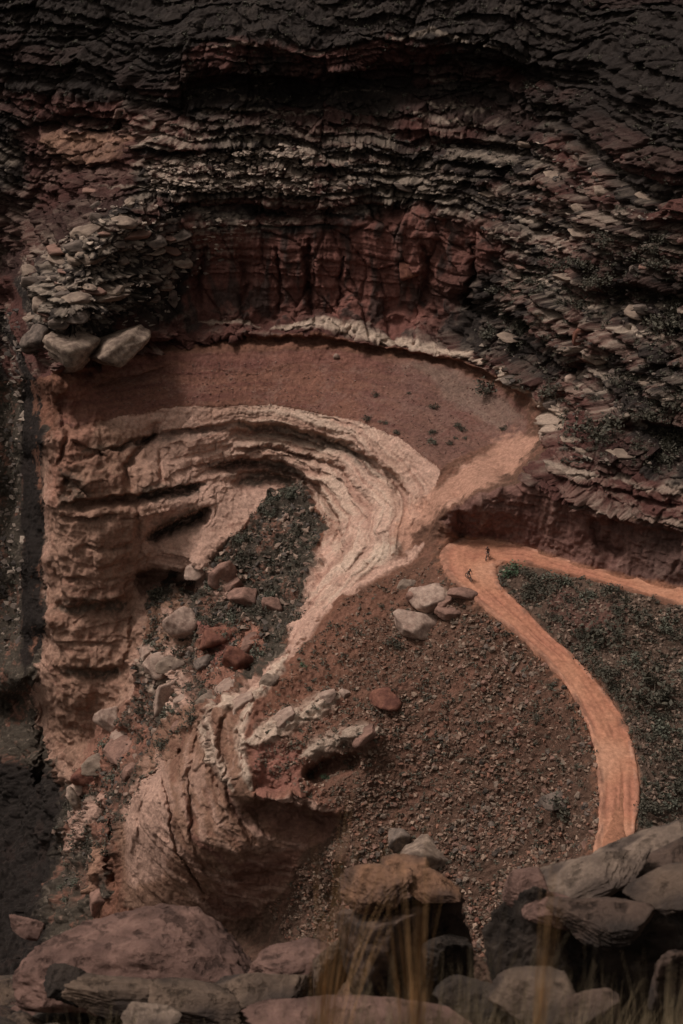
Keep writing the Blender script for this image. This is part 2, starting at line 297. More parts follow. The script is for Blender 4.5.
P -= D*(sw1*.30*sm_(fbm(P32, .3, 2, 66.), -.5, .4)+sw2*.30)[:, None]
# ---- strata, blocks and roughness ----
for pts, w_, h_ in [([(200, 708), (190, 745), (182, 785), (188, 835), (205, 880)], 4, .7), ([(226, 702), (214, 745), (222, 800), (250, 852)], 4, .7), ([(150, 775), (134, 810), (128, 860)], 5, .6), ([(236, 800), (262, 835), (300, 852)], 4, .6)]:
    groove(pts, w_, -h_, hard=False, warp=4, fine=2); groove([(a+6, b+2) for a, b in pts], 2.2, h_*.9, hard=False, warp=4, fine=2)
P32 = P.astype(np.float32)
fb, fe = cells(P[:, 0], P[:, 1]*.9+.25*P[:, 2], .075, 77)
zq = P[:, 2] + 2.2*fbm(P32, .035, 3, 1.2) + 2.4*(fb-.5)*m_up + .25*wb1*.5 + .02*P[:, 0]
def layers(seed, tmin, tmax, z0=-90, z1=140, res=.05, soft=3):
    r = np.random.default_rng(seed); n_ = int((z1-z0)/res); val = np.zeros(n_); idx = np.zeros(n_, int); i = 0; k = 0
    while i < n_:
        th = int(r.uniform(tmin, tmax)/res); val[i:i+th] = r.uniform(-1, 1); idx[i:i+th] = k; i += th; k += 1
    ks = np.ones(soft)/soft
    return z0, res, np.convolve(val, ks, 'same'), idx
def look(L, z): 
    z0, res, val, idx = L; i = np.clip(((z-z0)/res).astype(int), 0, len(val)-1); return val[i], idx[i]
L1 = layers(1, 1.2, 4.0, soft=5); L2 = layers(2, .35, 1.3, soft=3); L3 = layers(3, .15, .5, soft=2)
a1, i1 = look(L1, zq); a2, i2 = look(L2, zq + .15*wb2); a3, i3 = look(L3, zq+.1*wb1)
c1, e1 = cells(P[:, 0]+i1*3.7, P[:, 1]*.8+i1, .28, i1*7+3)
c2, e2 = cells(P[:, 0]+i2*2.1, P[:, 1]*.8+i2, .75, i2*13+5)
dark_side = np.clip((u_-430)/80, 0, 1)*m_up
amp = np.zeros(u_.shape)
amp += m_up*1.0*(1-.75*m_wall); amp += m_red*.10; amp += (m_bench > .5)*.30*(1-m_col) + m_nose*.12 + m_col*.13*(m_bench > .5); amp += m_gul*.35; amp += m_cut*.25; amp += m_talus*.06
amp += .34*np.clip(m_spur+sum(lmask(l_, 12, 3, 2) for l_ in ([(335, 690), (280, 728), (238, 755)], [(380, 733), (312, 752)], [(285, 652), (240, 697), (212, 706)], [(212, 702), (206, 725), (234, 795)], [(400, 595), (450, 605)])), 0, 1); amp += .35*sum(lmask(g_[0], g_[1]*1.3, 3, 2) for g_ in GRIB)
amp = blur(np.clip(amp, 0, 1).reshape(H, W), 3).ravel()
far_left = (m_gul > .5) & (u_ < 40)
face_ = np.abs((Nb*D).sum(1))/np.linalg.norm(D, axis=1); amp = amp*np.clip((face_-.12)/.35, 0, 1); nof = np.clip((face_-.05)/.25, .15, 1)
lm = sm_(fbm(P32, .07, 2, 13.0), -.35, .35); lay = 1.7*a1*(.15+1.1*lm*c1) + 1.0*a2*(.1+1.5*c2*(1-.5*lm)) + .30*a3*c2 + (1.1+.6*m_up)*(c1-.5) + (.8+.3*m_up*lm)*(c2-.5) + .9*m_up*a2*(.5+c1) + .5*m_up*a3 - 1.0*m_up*np.exp(-(fe/.03)**2) - .6*np.exp(-(e1/.06)**2) - .3*np.exp(-(e2/.07)**2)
P += nh*(lay*amp*np.clip(steep*1.3, .35, 1))[:, None]
P[:, 2] += (.30*(c2-.5)+.35*(c1-.5))*amp
big = fbm(P32, .09, 3, 21.0); mid = fbm(P32, .35, 3, 31.0); rid = fbm(P32, .55, 3, 41.0, ridge=True); fin = fbm(P32, 1.6, 2, 51.0)
vert = fbm(P32*np.array([1, 1, .12], np.float32), .45, 3, 61.0); vert2 = cells(P[:, 0]*.9+.45*P[:, 2]+.3*wb1, P[:, 2]*.55-.2*P[:, 0], .20, 99)
nroad = 1-np.clip(m_road*1.2, 0, 1)
disp = m_up*(1.3*big+.35*mid+.15*fin*(1-m_wall)) + m_wall*(.7*vert + 1.5*(vert2[0]-.5) - .7*np.exp(-(vert2[1]/.05)**2)) + (m_bench > .5)*(.35*big+.30*mid+.07*fin) + m_col*(.45*vert+.22*rid+.35*mid) \
    + m_gul*(1.3*big+.9*mid+.4*fin) + m_red*(.22*big+.14*mid+.07*fin) + m_talus*(1-.85*m_nose)*(.55*big+.38*mid+.24*fin)*nroad + m_nose*(.12*mid+.03*rid) + m_spur*(.5*mid+.25*rid) + m_cut*(.45*mid+.5*vert+.15*fin) + m_chute*(.15*mid)
P += Nb*(disp*nroad*.9*nof)[:, None]
P[:, 2] -= .35*np.clip(m_road*1.1, 0, 1)
N = normals(P)

# ---- rock colours -----------------------------------------------------
RED = np.array([.165, .069, .056]); DRED = np.array([.115, .045, .038]); DUST = np.array([.215, .098, .070]); CREAM = np.array([.51, .312, .245]); PINK = np.array([.40, .180, .112])
VARN_SHADE = np.array([.032, .0235, .021]); TAN = np.array([.28, .155, .108]); PALE = np.array([.38, .29, .232]); TAL = np.array([.125, .068, .048]); SCR_SHADE = np.array([.064, .049, .038]); WHITE = np.array([.56, .41, .325])
col = np.tile(TAL, (len(u_), 1))
def mixc(m, c):
    global col
    m = np.clip(m, 0, 1).reshape(-1, 1); col = col*(1-m) + np.asarray(c)*m
def sm(x, a, b): x = np.clip((x-a)/(b-a), 0, 1); return x*x*(3-2*x)
up = np.clip(N[:, 2], 0, 1); n1 = fbm(P32, .22, 4, 71.0); n2 = fbm(P32, 1.3, 3, 81.0); n3 = fbm(P32, .06, 3, 91.0)
stk = fbm(np.stack([(P[:, 0]*.42-P[:, 1]*.9)*.55, (P[:, 0]*.9+P[:, 1]*.42)*.07, P[:, 2]*.0], 1).astype(np.float32), 1.0, 4, 33.0)
hs2 = fbm(P32*np.array([.25, .25, 3.0], np.float32), .8, 3, 101.0)         # thin horizontal streaks
# upper cliffs
mixc(m_up, VARN_SHADE)
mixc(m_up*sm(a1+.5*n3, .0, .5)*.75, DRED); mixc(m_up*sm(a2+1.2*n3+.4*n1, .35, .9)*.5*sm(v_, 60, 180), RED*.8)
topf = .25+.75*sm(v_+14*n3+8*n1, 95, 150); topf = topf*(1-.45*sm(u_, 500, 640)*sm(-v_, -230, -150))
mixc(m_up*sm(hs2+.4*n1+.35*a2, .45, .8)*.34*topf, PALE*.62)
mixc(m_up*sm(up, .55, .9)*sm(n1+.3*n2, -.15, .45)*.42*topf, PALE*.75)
for poly, m_, c_, tr in [([(20, 125), (136, 123), (136, 190), (25, 210)], .55, DRED*.9, 0), ([(-30, 190), (140, 190), (60, 250), (-30, 300)], .4, DRED*.7, 0), ([(190, 225), (300, 235), (440, 210), (500, 225), (498, 265), (430, 320), (300, 322), (200, 320)], .9, RED*.85, 1), ([(350, 240), (430, 235), (440, 290), (400, 320), (320, 318), (320, 270)], .7, RED*1.25, 1),
                     ([(45, 136), (136, 138), (134, 147), (50, 149)], .9, TAN*1.1, 0), ([(55, 152), (120, 152), (118, 160), (60, 161)], .8, TAN*.9, 0), ([(180, 64), (200, 48), (240, 40), (290, 52), (340, 46), (380, 34), (430, 46), (480, 52), (430, 58), (330, 62), (240, 64)], .7, DRED*1.7, 1), ([(380, 205), (500, 215), (500, 235), (380, 240)], .5, RED, 0),
                     ([(130, 325), (262, 325), (262, 350), (130, 356)], .55, RED*.8, 1), ([(410, 305), (440, 300), (440, 328), (400, 325)], .8, RED*1.3, 0), ([(400, 100), (520, 100), (540, 130), (400, 135)], .35, DRED, 0)]:
    mk = pmask(poly, 14 if tr else 5, 5, 5)
    mixc(mk*m_, c_)
mixc(m_wall*sm(vert+.5*n1, .05, .55)*.8, VARN_SHADE*1.2)
for poly, m_ in [([(150, 165), (300, 140), (320, 175), (300, 195), (150, 195)], .55), ([(100, 120), (230, 115), (300, 135), (280, 150), (140, 150)], .3), ([(20, 260), (70, 235), (110, 215), (150, 225), (170, 250), (140, 300), (100, 335), (30, 330)], .5),
                 ([(340, 150), (400, 150), (450, 180), (500, 200), (480, 215), (340, 185)], .3), ([(500, 265), (560, 280), (600, 300), (620, 350), (600, 390), (560, 370), (540, 320)], .35), ([(560, 200), (683, 225), (683, 270), (600, 260), (530, 240)], .30), ([(480, 225), (540, 230), (590, 250), (560, 265), (490, 245)], .5),
                 ([(200, 205), (260, 225), (230, 260), (190, 250)], .3)]:
    mk = pmask(poly, 9, 6, 6); mixc(mk*m_*sm(n2+.6*hs2+.5*(up-.5), -.1, .45), PALE)
mixc(m_up*sm(u_, 440, 560)*sm(v_, 200, 260)*sm(n1-.4*n2, -.1, .5)*.5, DRED*.9)
# scrub dark and shade painted into the right-hand recesses and the top corners
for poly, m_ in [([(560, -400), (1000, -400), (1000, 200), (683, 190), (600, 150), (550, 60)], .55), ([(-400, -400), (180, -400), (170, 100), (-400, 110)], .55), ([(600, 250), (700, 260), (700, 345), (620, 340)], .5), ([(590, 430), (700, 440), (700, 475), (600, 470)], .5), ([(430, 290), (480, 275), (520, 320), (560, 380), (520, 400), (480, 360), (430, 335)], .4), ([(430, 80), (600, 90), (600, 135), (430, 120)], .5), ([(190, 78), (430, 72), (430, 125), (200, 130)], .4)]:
    mixc(pmask(poly, 12, 6, 10)*m_*1.3, VARN_SHADE*.72)
for k_ in range(46):
    r9 = np.random.default_rng(4000+k_); x0 = r9.uniform(470, 690); y0 = r9.uniform(215, 470); 
    if y0 > 350 and x0 < 560: continue
    ln = r9.uniform(14, 55); sl_ = r9.uniform(-.05, .35)
    mixc(m_up*lmask([(x0, y0), (x0+ln*.5, y0+ln*sl_*.3), (x0+ln, y0+ln*sl_)], r9.uniform(1.2, 3.2), 4, 3)*r9.uniform(.35, .8)*sm(n2, -.5, .2), PALE)
for k_ in range(40):
    r9 = np.random.default_rng(4100+k_); x0 = r9.uniform(140, 500); y0 = r9.uniform(70, 205); ln = r9.uniform(20, 80)
    mixc(m_up*lmask([(x0, y0), (x0+ln, y0+r9.uniform(-3, 6))], r9.uniform(.8, 2.2), 3, 2)*r9.uniform(.2, .6)*sm(n2, -.5, .2), PALE)
mixc(m_up*sm(-v_+10*n1, -115, -15)*.55, VARN_SHADE*.75)  # shade of the far cliffs painted in, darker towards the top
# lip above the red slope
mixc(lmask([(272, 326), (330, 328), (365, 332), (400, 338), (450, 351), (480, 361)], 5.5, 2, 2), WHITE*.82)
mixc(lmask([(495, 366), (520, 384), (536, 408), (544, 442)], 6.5, 3, 2), WHITE*.8); mixc(lmask([(200, 320), (262, 322)], 2, 2, 1)*.7, WHITE*.7)
mixc(pmask([(536, 400), (558, 400), (562, 425), (546, 442)], 3, 2, 2)*.9, WHITE*.75)
for l, w_, k_ in [([(548, 462), (575, 472), (600, 478)], 5, .7), ([(610, 480), (640, 486), (700, 492)], 3.5, .55), ([(590, 418), (620, 420), (640, 432)], 2.5, .6), ([(500, 490), (530, 478), (545, 465)], 2, .5), ([(575, 500), (620, 515), (700, 528)], 4, .35), ([(570, 345), (585, 358), (600, 355)], 3, .6), ([(605, 372), (640, 380), (700, 388)], 2, .45),
                  ([(380, 40), (430, 33), (500, 50)], 2.5, .45), ([(205, 52), (240, 44), (290, 56), (345, 50)], 2, .4), ([(440, 150), (500, 158), (560, 160)], 1.8, .35), ([(350, 172), (420, 175)], 1.8, .5), ([(100, 185), (190, 188), (300, 178)], 2.2, .5), ([(340, 150), (400, 148)], 1.8, .4)]:
    mixc(lmask(l, w_, 3, 2)*k_, PALE*.95)
# red slope
mixc(m_red, DUST*.92); mixc(m_red*sm(n1+.5*(v_-400)/60*.0+.6*n2, .0, .7)*.5, np.array([.17, .105, .085]))
sw3 = sweep([(60, 396), (150, 380), (270, 375), (340, 378), (420, 398), (480, 425)], m_red, 5.0, 0, 12.5)
mixc(np.clip(sw3, 0, 1)*.60, DRED*1.2); mixc(np.clip(-sw3, 0, 1)*.3, DUST*1.25); mixc(m_red*sm(n1-.5*n2, .1, .7)*.4, DRED*1.2)
mixc(m_red*sm(u_, 330, 430)*.45, np.array([.145, .088, .075])); mixc(m_red*sm(a3+hs2, .5, 1.2)*.35, DRED*1.3)
mixc(m_red*lmask([(90, 362), (200, 357), (300, 356), (400, 364)], 6, 3, 2)*.35, RED*1.3)
mixc(m_red*pmask([(400, 360), (470, 380), (530, 420), (500, 430), (450, 400)], 6, 4, 4)*.35, PALE*.6)
# benches
bm_ = (m_bench > .5).astype(float)
mixc(bm_, CREAM); mixc(bm_*sm(n3+.4*n1, -.2, .6)*.5, TAN*1.1); mixc(bm_*sm(hs2+.3*n2, .35, .9)*.5, DUST*1.1); mixc(bm_*sm(u_, 230, 330)*sm(-u_, -460, -330)*.55*sm(n1, -.6, .3), WHITE)
mixc(bm_*m_col*.80, TAN*.88); mixc(bm_*m_col*sm(hs2+.5*a2, .1, .8)*.5, DUST*.8)
mixc(bm_*pmask([(60, 400), (95, 390), (90, 440), (70, 480), (45, 520)], 4, 3, 3)*.6, DUST*1.2)
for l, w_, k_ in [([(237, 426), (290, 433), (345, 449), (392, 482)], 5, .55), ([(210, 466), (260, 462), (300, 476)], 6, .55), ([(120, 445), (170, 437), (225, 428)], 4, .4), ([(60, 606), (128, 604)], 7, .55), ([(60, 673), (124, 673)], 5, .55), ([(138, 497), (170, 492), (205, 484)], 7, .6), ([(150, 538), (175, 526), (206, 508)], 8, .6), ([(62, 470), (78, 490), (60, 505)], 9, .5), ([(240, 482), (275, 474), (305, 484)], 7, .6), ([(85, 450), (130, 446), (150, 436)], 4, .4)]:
    mixc(bm_*lmask(l, w_*1.3, 4, 3)*min(1, k_*1.5)*sm(n2, -.7, .1), SCR_SHADE*1.1)  # undercut shade and ledge debris painted dark along the bench grooves
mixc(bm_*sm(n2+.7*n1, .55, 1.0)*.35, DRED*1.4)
# gully
m_gb = np.zeros(len(u_)); mixc(m_gul, SCR_SHADE); mixc(m_gul*sm(n1+.6*n2, .25, .7)*.65, DUST*.95); mixc(m_gul*sm(n2-.4*n1, .5, .9)*.4, PALE*.8)
mixc(m_gul*pmask([(80, 700), (200, 660), (205, 715), (150, 775), (125, 830), (110, 900), (70, 900), (64, 800)], 10, 6, 10)*sm(n1+.5*n2, -.5, .3)*.7, DUST*1.0)
mixc(m_gul*pmask([(-400, 640), (50, 770), (62, 830), (40, 900), (80, 1250), (-400, 1250)], 8, 5, 6)*.95, VARN_SHADE*.55)  # gorge occlusion and dark scrub painted near-black
mixc((m_gul+m_bench)*pmask([(21, 350), (43, 350), (43, 640), (22, 680)], 2, 1, 2)*.97, np.array([.019, .0135, .012]))  # shadow of the left crevice painted into the rock colour
for poly, c_ in [([(150, 610), (185, 590), (195, 640), (165, 660), (140, 640)], TAN), ([(140, 640), (180, 650), (185, 700), (175, 725), (150, 690)], WHITE*.8), ([(205, 630), (250, 620), (262, 650), (205, 690), (195, 660)], DUST*1.3),
                 ([(170, 555), (215, 560), (215, 590), (180, 585)], CREAM*.8), ([(100, 720), (130, 700), (125, 760), (85, 790), (72, 780)], DUST*1.0), ([(90, 790), (100, 800), (75, 850), (66, 845)], CREAM*.7)]:
    mixc(pmask(poly, 4, 4, 2)*.8, c_)
for i, (l, w_, h_) in enumerate(GRIB): gb_ = lmask(l, w_*1.2, 3, 3); m_gb = np.maximum(m_gb, gb_); mixc(gb_*.9*sm(n2+.5*n1, -.9, -.1), [CREAM*.8, DUST*1.3, CREAM*.75, DUST*1.25, TAN, CREAM*.7, TAN, DUST*1.2, CREAM*.7, RED*1.6][i])
# talus
mixc(m_talus*(1-m_loop), TAL*.9); mixc(m_talus*sm(-u_-.55*(v_-600), -480, -300)*.85*(1-m_loop), np.array([.20, .088, .058])); mixc(m_talus*sm(hs2+n2, .2, .9)*.35*(1-m_loop), DUST*.9)
mixc(m_talus*(1-m_loop)*sm(stk, .05, .6)*.55, np.array([.21, .098, .07])); mixc(m_talus*(1-m_loop)*sm(-stk, .05, .6)*.5, TAL*.6); mixc(m_talus*sm(n1+.4*n2, .1, .7)*.3, TAL*.6); mixc(m_talus*sm(v_+.5*(u_-300), 800, 980)*.5, SCR_SHADE*.9)
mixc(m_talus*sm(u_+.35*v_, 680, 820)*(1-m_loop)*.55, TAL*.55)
mixc(m_loop*m_talus*.8, np.array([.095, .062, .047]))
mixc(m_loop*m_talus*pmask([(560, 590), (640, 605), (600, 650), (540, 610)], 6, 4, 4)*.5, DRED)
# nose and the pale rims of the spur
mixc(m_nose, TAN*.85); mixc(m_nose*sm(hs2+.4*n1, .1, .8)*.5, DUST*.8); mixc(m_nose*pmask([(120, 790), (165, 760), (175, 850), (160, 880), (130, 890)], 4, 2, 3)*.8, CREAM*.9)
mixc(m_nose*pmask([(230, 800), (340, 815), (330, 850), (300, 870), (250, 915), (180, 925), (220, 880), (290, 840)], 5, 3, 6)*.5, DRED*1.1)
mixc(m_nose*sm(v_, 880, 930)*.7, VARN_SHADE)
mixc(m_spur*.75, DUST*1.05); m_bare = m_nose.copy()
for l, w_, c_ in [([(425, 545), (400, 560), (372, 575), (336, 600)], 6, CREAM*.95), ([(345, 590), (318, 615), (300, 640), (272, 667), (240, 690), (222, 700)], 5, CREAM*.95), ([(285, 655), (262, 690), (240, 697), (212, 706)], 7, WHITE*.85), ([(210, 702), (205, 725), (212, 755), (232, 790)], 6, WHITE*.85),
                  ([(252, 702), (240, 730), (243, 765), (250, 790)], 5, WHITE*.9), ([(245, 742), (280, 728), (310, 711), (338, 692)], 10, WHITE*.85), ([(300, 756), (340, 742), (380, 732)], 10, WHITE*.6), ([(425, 592), (450, 600)], 8, WHITE*.6), ([(250, 797), (290, 800), (335, 808)], 3, CREAM*.9), ([(400, 535), (385, 550), (370, 560)], 9, WHITE*.95), ([(330, 540), (325, 570), (310, 600), (290, 640)], 8, CREAM)]:
    k_ = lmask(l, w_*1.15, 3, 2); m_bare = np.maximum(m_bare, k_); mixc(k_*.95*sm(n2+.5*n1, -1.1, -.3), c_)
m_bare = np.maximum(m_bare, m_gb).reshape(H, W)
mixc(pmask([(252, 745), (300, 745), (300, 790), (256, 796)], 3, 3, 3)*.5, RED*1.6)
for l, w_, c_, k in [([(150, 790), (165, 830), (200, 870), (250, 893), (300, 885)], 4, CREAM*.85, .6), ([(178, 790), (195, 835), (230, 868), (290, 862)], 3, DRED*1.2, .6), ([(200, 770), (212, 815), (245, 850), (300, 845)], 3, CREAM*.7, .5), ([(222, 775), (235, 815), (270, 838)], 3, DRED*1.2, .5), ([(190, 745), (185, 790), (205, 840)], 3, CREAM*.8, .5)]:
    mixc(m_nose*lmask(l, w_, 5, 2)*k, c_)
mixc(np.clip(sw1, 0, 1)*.6, CREAM*.8); mixc(np.clip(-sw1, 0, 1)*.6, DUST*.72); mixc(np.clip(sw2, 0, 1)*.5, WHITE*.95); mixc(np.clip(-sw2, 0, 1)*.5, DUST*1.1)
# chute, cut
mixc(m_chute*.85, np.array([.44, .235, .17])); mixc(m_chute*sm(n1, .2, .8)*.4, CREAM*.9)
mixc(m_cut, np.array([.17, .085, .070])); mixc(m_cut*sm(vert+.5*n2, .2, .7)*.5, np.array([.23, .135, .11])); mixc(m_cut*sm(u_, 600, 660)*.5, VARN_SHADE*1.8); mixc(m_cut*sm(n1, .1, .6)*.5, DRED*.7)
mixc(np.clip(m_road*1.2, 0, 1), PINK*.85)
# dust of the road spilling over its shoulders
idx, d_, s_, a_ = linedist([p[0] for p in ROAD], 1, 1.5, 30); mk = np.zeros(len(u_)); mk[idx] = np.clip(1.15-d_/11, 0, 1); mixc(mk*.7*sm(n2, -.4, .4)*(1-m_cut), PINK*.62)
col *= (1+.16*n2+.10*n1)[:, None]
col = np.clip(col, .010, .7)

# ------------------------------------------------------------------ materials
def rock_mat(name, attr=True, base=(.3, .2, .15), base2=None, scale=1.0, bump=.25, rough=.95, obj_coords=False, pits=0):
    m = bpy.data.materials.new(name); m.use_nodes = True; t = m.node_tree; b = t.nodes['Principled BSDF']
    b.inputs['Roughness'].default_value = rough; b.inputs['Specular IOR Level'].default_value = .15
    tc = t.nodes.new('ShaderNodeTexCoord'); co = tc.outputs['Object'] if obj_coords else None
    if not obj_coords:
        geo = t.nodes.new('ShaderNodeNewGeometry'); co = geo.outputs['Position']
    nz = t.nodes.new('ShaderNodeTexNoise'); nz.inputs['Scale'].default_value = 2.2*scale; nz.inputs['Detail'].default_value = 9; nz.inputs['Roughness'].default_value = .72
    t.links.new(co, nz.inputs['Vector'])
    mr = t.nodes.new('ShaderNodeMapRange'); mr.inputs['From Min'].default_value = .3; mr.inputs['From Max'].default_value = .7; mr.inputs['To Min'].default_value = .62; mr.inputs['To Max'].default_value = 1.38
    t.links.new(nz.outputs['Fac'], mr.inputs['Value'])
    vm = t.nodes.new('ShaderNodeVectorMath'); vm.operation = 'SCALE'
    if attr:
        at = t.nodes.new('ShaderNodeAttribute'); at.attribute_name = 'Col'; src = at.outputs['Color']
    else:
        n_ = t.nodes.new('ShaderNodeTexNoise'); n_.inputs['Scale'].default_value = .9*scale; n_.inputs['Detail'].default_value = 5; t.links.new(co, n_.inputs['Vector'])
        rp = t.nodes.new('ShaderNodeValToRGB'); rp.color_ramp.elements[0].position = .38; rp.color_ramp.elements[1].position = .62
        rp.color_ramp.elements[0].color = (*base, 1); rp.color_ramp.elements[1].color = (*(base2 or tuple(x*.55 for x in base)), 1)
        t.links.new(n_.outputs['Fac'], rp.inputs['Fac']); src = rp.outputs['Color']
    t.links.new(src, vm.inputs[0]); t.links.new(mr.outputs[0], vm.inputs['Scale']); t.links.new(vm.outputs[0], b.inputs['Base Color'])
    hsock = nz.outputs['Fac']
    if pits:
        n3_ = t.nodes.new('ShaderNodeTexNoise'); n3_.inputs['Scale'].default_value = 5.5*pits; n3_.inputs['Detail'].default_value = 6; n3_.inputs['Roughness'].default_value = .6; t.links.new(co, n3_.inputs['Vector'])
        m3 = t.nodes.new('ShaderNodeMapRange'); m3.inputs['From Min'].default_value = .36; m3.inputs['From Max'].default_value = .46; m3.inputs['To Min'].default_value = .42; m3.inputs['To Max'].default_value = 1.0; t.links.new(n3_.outputs['Fac'], m3.inputs['Value'])
        v3 = t.nodes.new('ShaderNodeVectorMath'); v3.operation = 'SCALE'; t.links.new(vm.outputs[0], v3.inputs[0]); t.links.new(m3.outputs[0], v3.inputs['Scale']); t.links.new(v3.outputs[0], b.inputs['Base Color'])
        ad = t.nodes.new('ShaderNodeMath'); ad.operation = 'MULTIPLY_ADD'; ad.inputs[1].default_value = .8; t.links.new(m3.outputs[0], ad.inputs[0]); t.links.new(nz.outputs['Fac'], ad.inputs[2]); hsock = ad.outputs[0]
    bp = t.nodes.new('ShaderNodeBump'); bp.inputs['Strength'].default_value = .9; bp.inputs['Distance'].default_value = bump
    t.links.new(hsock, bp.inputs['Height']); t.links.new(bp.outputs[0], b.inputs['Normal'])
    return m
def plain(name, c, rough=.6):
    m = bpy.data.materials.new(name); m.use_nodes = True; t = m.node_tree; b = t.nodes['Principled BSDF']; b.inputs['Roughness'].default_value = rough
    nz = t.nodes.new('ShaderNodeTexNoise'); nz.inputs['Scale'].default_value = 6; tc = t.nodes.new('ShaderNodeTexCoord'); t.links.new(tc.outputs['Object'], nz.inputs['Vector'])
    rp = t.nodes.new('ShaderNodeValToRGB'); rp.color_ramp.elements[0].color = (*[x*.7 for x in c], 1); rp.color_ramp.elements[1].color = (*[min(1, x*1.25) for x in c], 1)
    t.links.new(nz.outputs['Fac'], rp.inputs['Fac']); t.links.new(rp.outputs[0], b.inputs['Base Color']); return m
M_terr = rock_mat('weathered_sandstone', True, scale=1.0, bump=.35)
M_road = rock_mat('packed_dirt', True, scale=.8, bump=.06)
M_scree = rock_mat('scree_stone', True, scale=3.0, bump=.05)
M_tanr = rock_mat('tan_stone', False, (.27, .195, .152), (.13, .09, .073), 1.0, .12, obj_coords=True)
M_pinkr = rock_mat('pink_stone', False, (.25, .14, .11), (.15, .085, .068), 1.0, .12, obj_coords=True)
M_redr = rock_mat('red_stone', False, (.20, .085, .06), (.11, .045, .035), 1.0, .12, obj_coords=True)
M_grayr = rock_mat('grey_stone', False, (.17, .125, .105), (.075, .056, .048), 1.0, .12, obj_coords=True)
M_paler = rock_mat('pale_stone', False, (.38, .265, .215), (.24, .155, .125), 1.0, .12, obj_coords=True)
M_darkr = rock_mat('dark_stone', False, (.085, .062, .05), (.035, .027, .024), 1.0, .15, obj_coords=True)

def tag(o, label=None, cat=None, group=None, kind=None):
    if label: o['label'] = label
    if cat: o['category'] = cat
    if group: o['group'] = group
    if kind: o['kind'] = kind
    return o
def mesh_np(name, verts, faces, mat, cols=None, smooth=True):
    """faces: (n,k) int array, all of the same size"""
    me = bpy.data.meshes.new(name); k = faces.shape[1]; nf = len(faces)
    me.vertices.add(len(verts)); me.vertices.foreach_set('co', np.ascontiguousarray(verts, np.float32).ravel())
    me.loops.add(nf*k); me.loops.foreach_set('vertex_index', np.ascontiguousarray(faces, np.int32).ravel())
    me.polygons.add(nf); me.polygons.foreach_set('loop_start', np.arange(0, nf*k, k, dtype=np.int32)); me.polygons.foreach_set('loop_total', np.full(nf, k, np.int32))
    me.polygons.foreach_set('use_smooth', np.full(nf, smooth, bool))
    me.update(calc_edges=True)
    if cols is not None:
        a = me.color_attributes.new('Col', 'FLOAT_COLOR', 'POINT'); a.data.foreach_set('color', np.ascontiguousarray(np.concatenate([cols, np.ones((len(cols), 1))], 1), np.float32).ravel())
    me.materials.append(mat); me.validate()
    return me
def link(name, me, parent=None):
    o = bpy.data.objects.new(name, me); C.objects.link(o)
    if parent is not None: o.parent = parent
    return o

# ------------------------------------------------------------------ terrain pieces
reg = np.zeros(len(u_), np.int8)            # talus_slope
reg[m_loop > .5] = 1; reg[m_nose > .5] = 2; reg[m_bench > .5] = 3; reg[m_gul > .5] = 4; reg[m_red > .5] = 5; reg[m_up > .5] = 6; reg[m_chute > .5] = 7; reg[m_cut > .5] = 8
reg[(m_up > .5) & (m_wall > .5)] = 9; reg[(reg == 6) & (u_ > 545+.15*(v_-200))] = 10
names = ['talus_slope', 'hillside', 'rock_nose', 'sandstone_bench', 'gully', 'red_slope', 'canyon_wall', 'sand_chute', 'road_cut', 'cliff_face', 'canyon_side']
gi = np.arange(H*W).reshape(H, W)
F = np.stack([gi[1:, :-1], gi[1:, 1:], gi[:-1, 1:], gi[:-1, :-1]], -1).reshape(-1, 4)
fr = reg[F[:, 0]]
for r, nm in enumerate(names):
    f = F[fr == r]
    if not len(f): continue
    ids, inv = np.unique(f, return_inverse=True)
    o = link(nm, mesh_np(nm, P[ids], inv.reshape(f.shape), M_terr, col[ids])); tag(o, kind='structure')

# surface sampler
GP = P.reshape(H, W, 3); GN = Nb.reshape(H, W, 3); GNd = N.reshape(H, W, 3)
def surf(u, v):
    i = int(np.clip(np.searchsorted(GV, v), 1, H-1)); j = int(np.clip(np.searchsorted(GU, u), 1, W-1))
    return GP[i, j], GN[i, j]

# ------------------------------------------------------------------ road: ribbon between its surveyed edges, with ruts and berms
def spline(pts, n_):
    pts = np.array(pts, float); out = []
    for i in range(len(pts)-1):
        p0, p1, p2, p3 = pts[max(i-1, 0)], pts[i], pts[i+1], pts[min(i+2, len(pts)-1)]
        for k in range(n_):
            t = k/n_; out.append(.5*((2*p1)+(-p0+p2)*t+(2*p0-5*p1+4*p2-p3)*t*t+(-p0+3*p1-3*p2+p3)*t**3))
    out.append(pts[-1]); return np.array(out)
def up3(u, v, z): return np.array([0, 0, CAMZ])+rdir(u, v)*float(t_of_z(u, v, z))
eo = spline([up3(p[0][0], p[0][1], p[2]) for p in ROAD], 14); ei = spline([up3(p[1][0], p[1][1], p[2]) for p in ROAD], 14)
NL = 41; s = np.linspace(-.06, 1.06, NL)
RV = eo[:, None, :]*(1-s)[None, :, None] + ei[:, None, :]*s[None, :, None]
L_ = RV.shape[0]; R32 = RV.reshape(-1, 3).astype(np.float32)
edge = np.abs(np.tile(s, (L_, 1))-.5)*2
rn = fbm(R32, .5, 3, 5.0).reshape(L_, NL); rn2 = fbm(R32, .12, 3, 15.0).reshape(L_, NL)
ss = np.tile(s, (L_, 1)) + .07*rn2
ruts = sum(np.exp(-((ss-c)/w_)**2)*k for c, w_, k in ((.20, .05, .55), (.46, .045, .4), (.60, .06, .9), (.84, .05, .5)))
ruts = ruts*np.clip(.55+1.3*rn2+.5*rn, .05, 1.2)
berm = np.exp(-((edge-.93)/.10)**2)*.07*(1+rn)
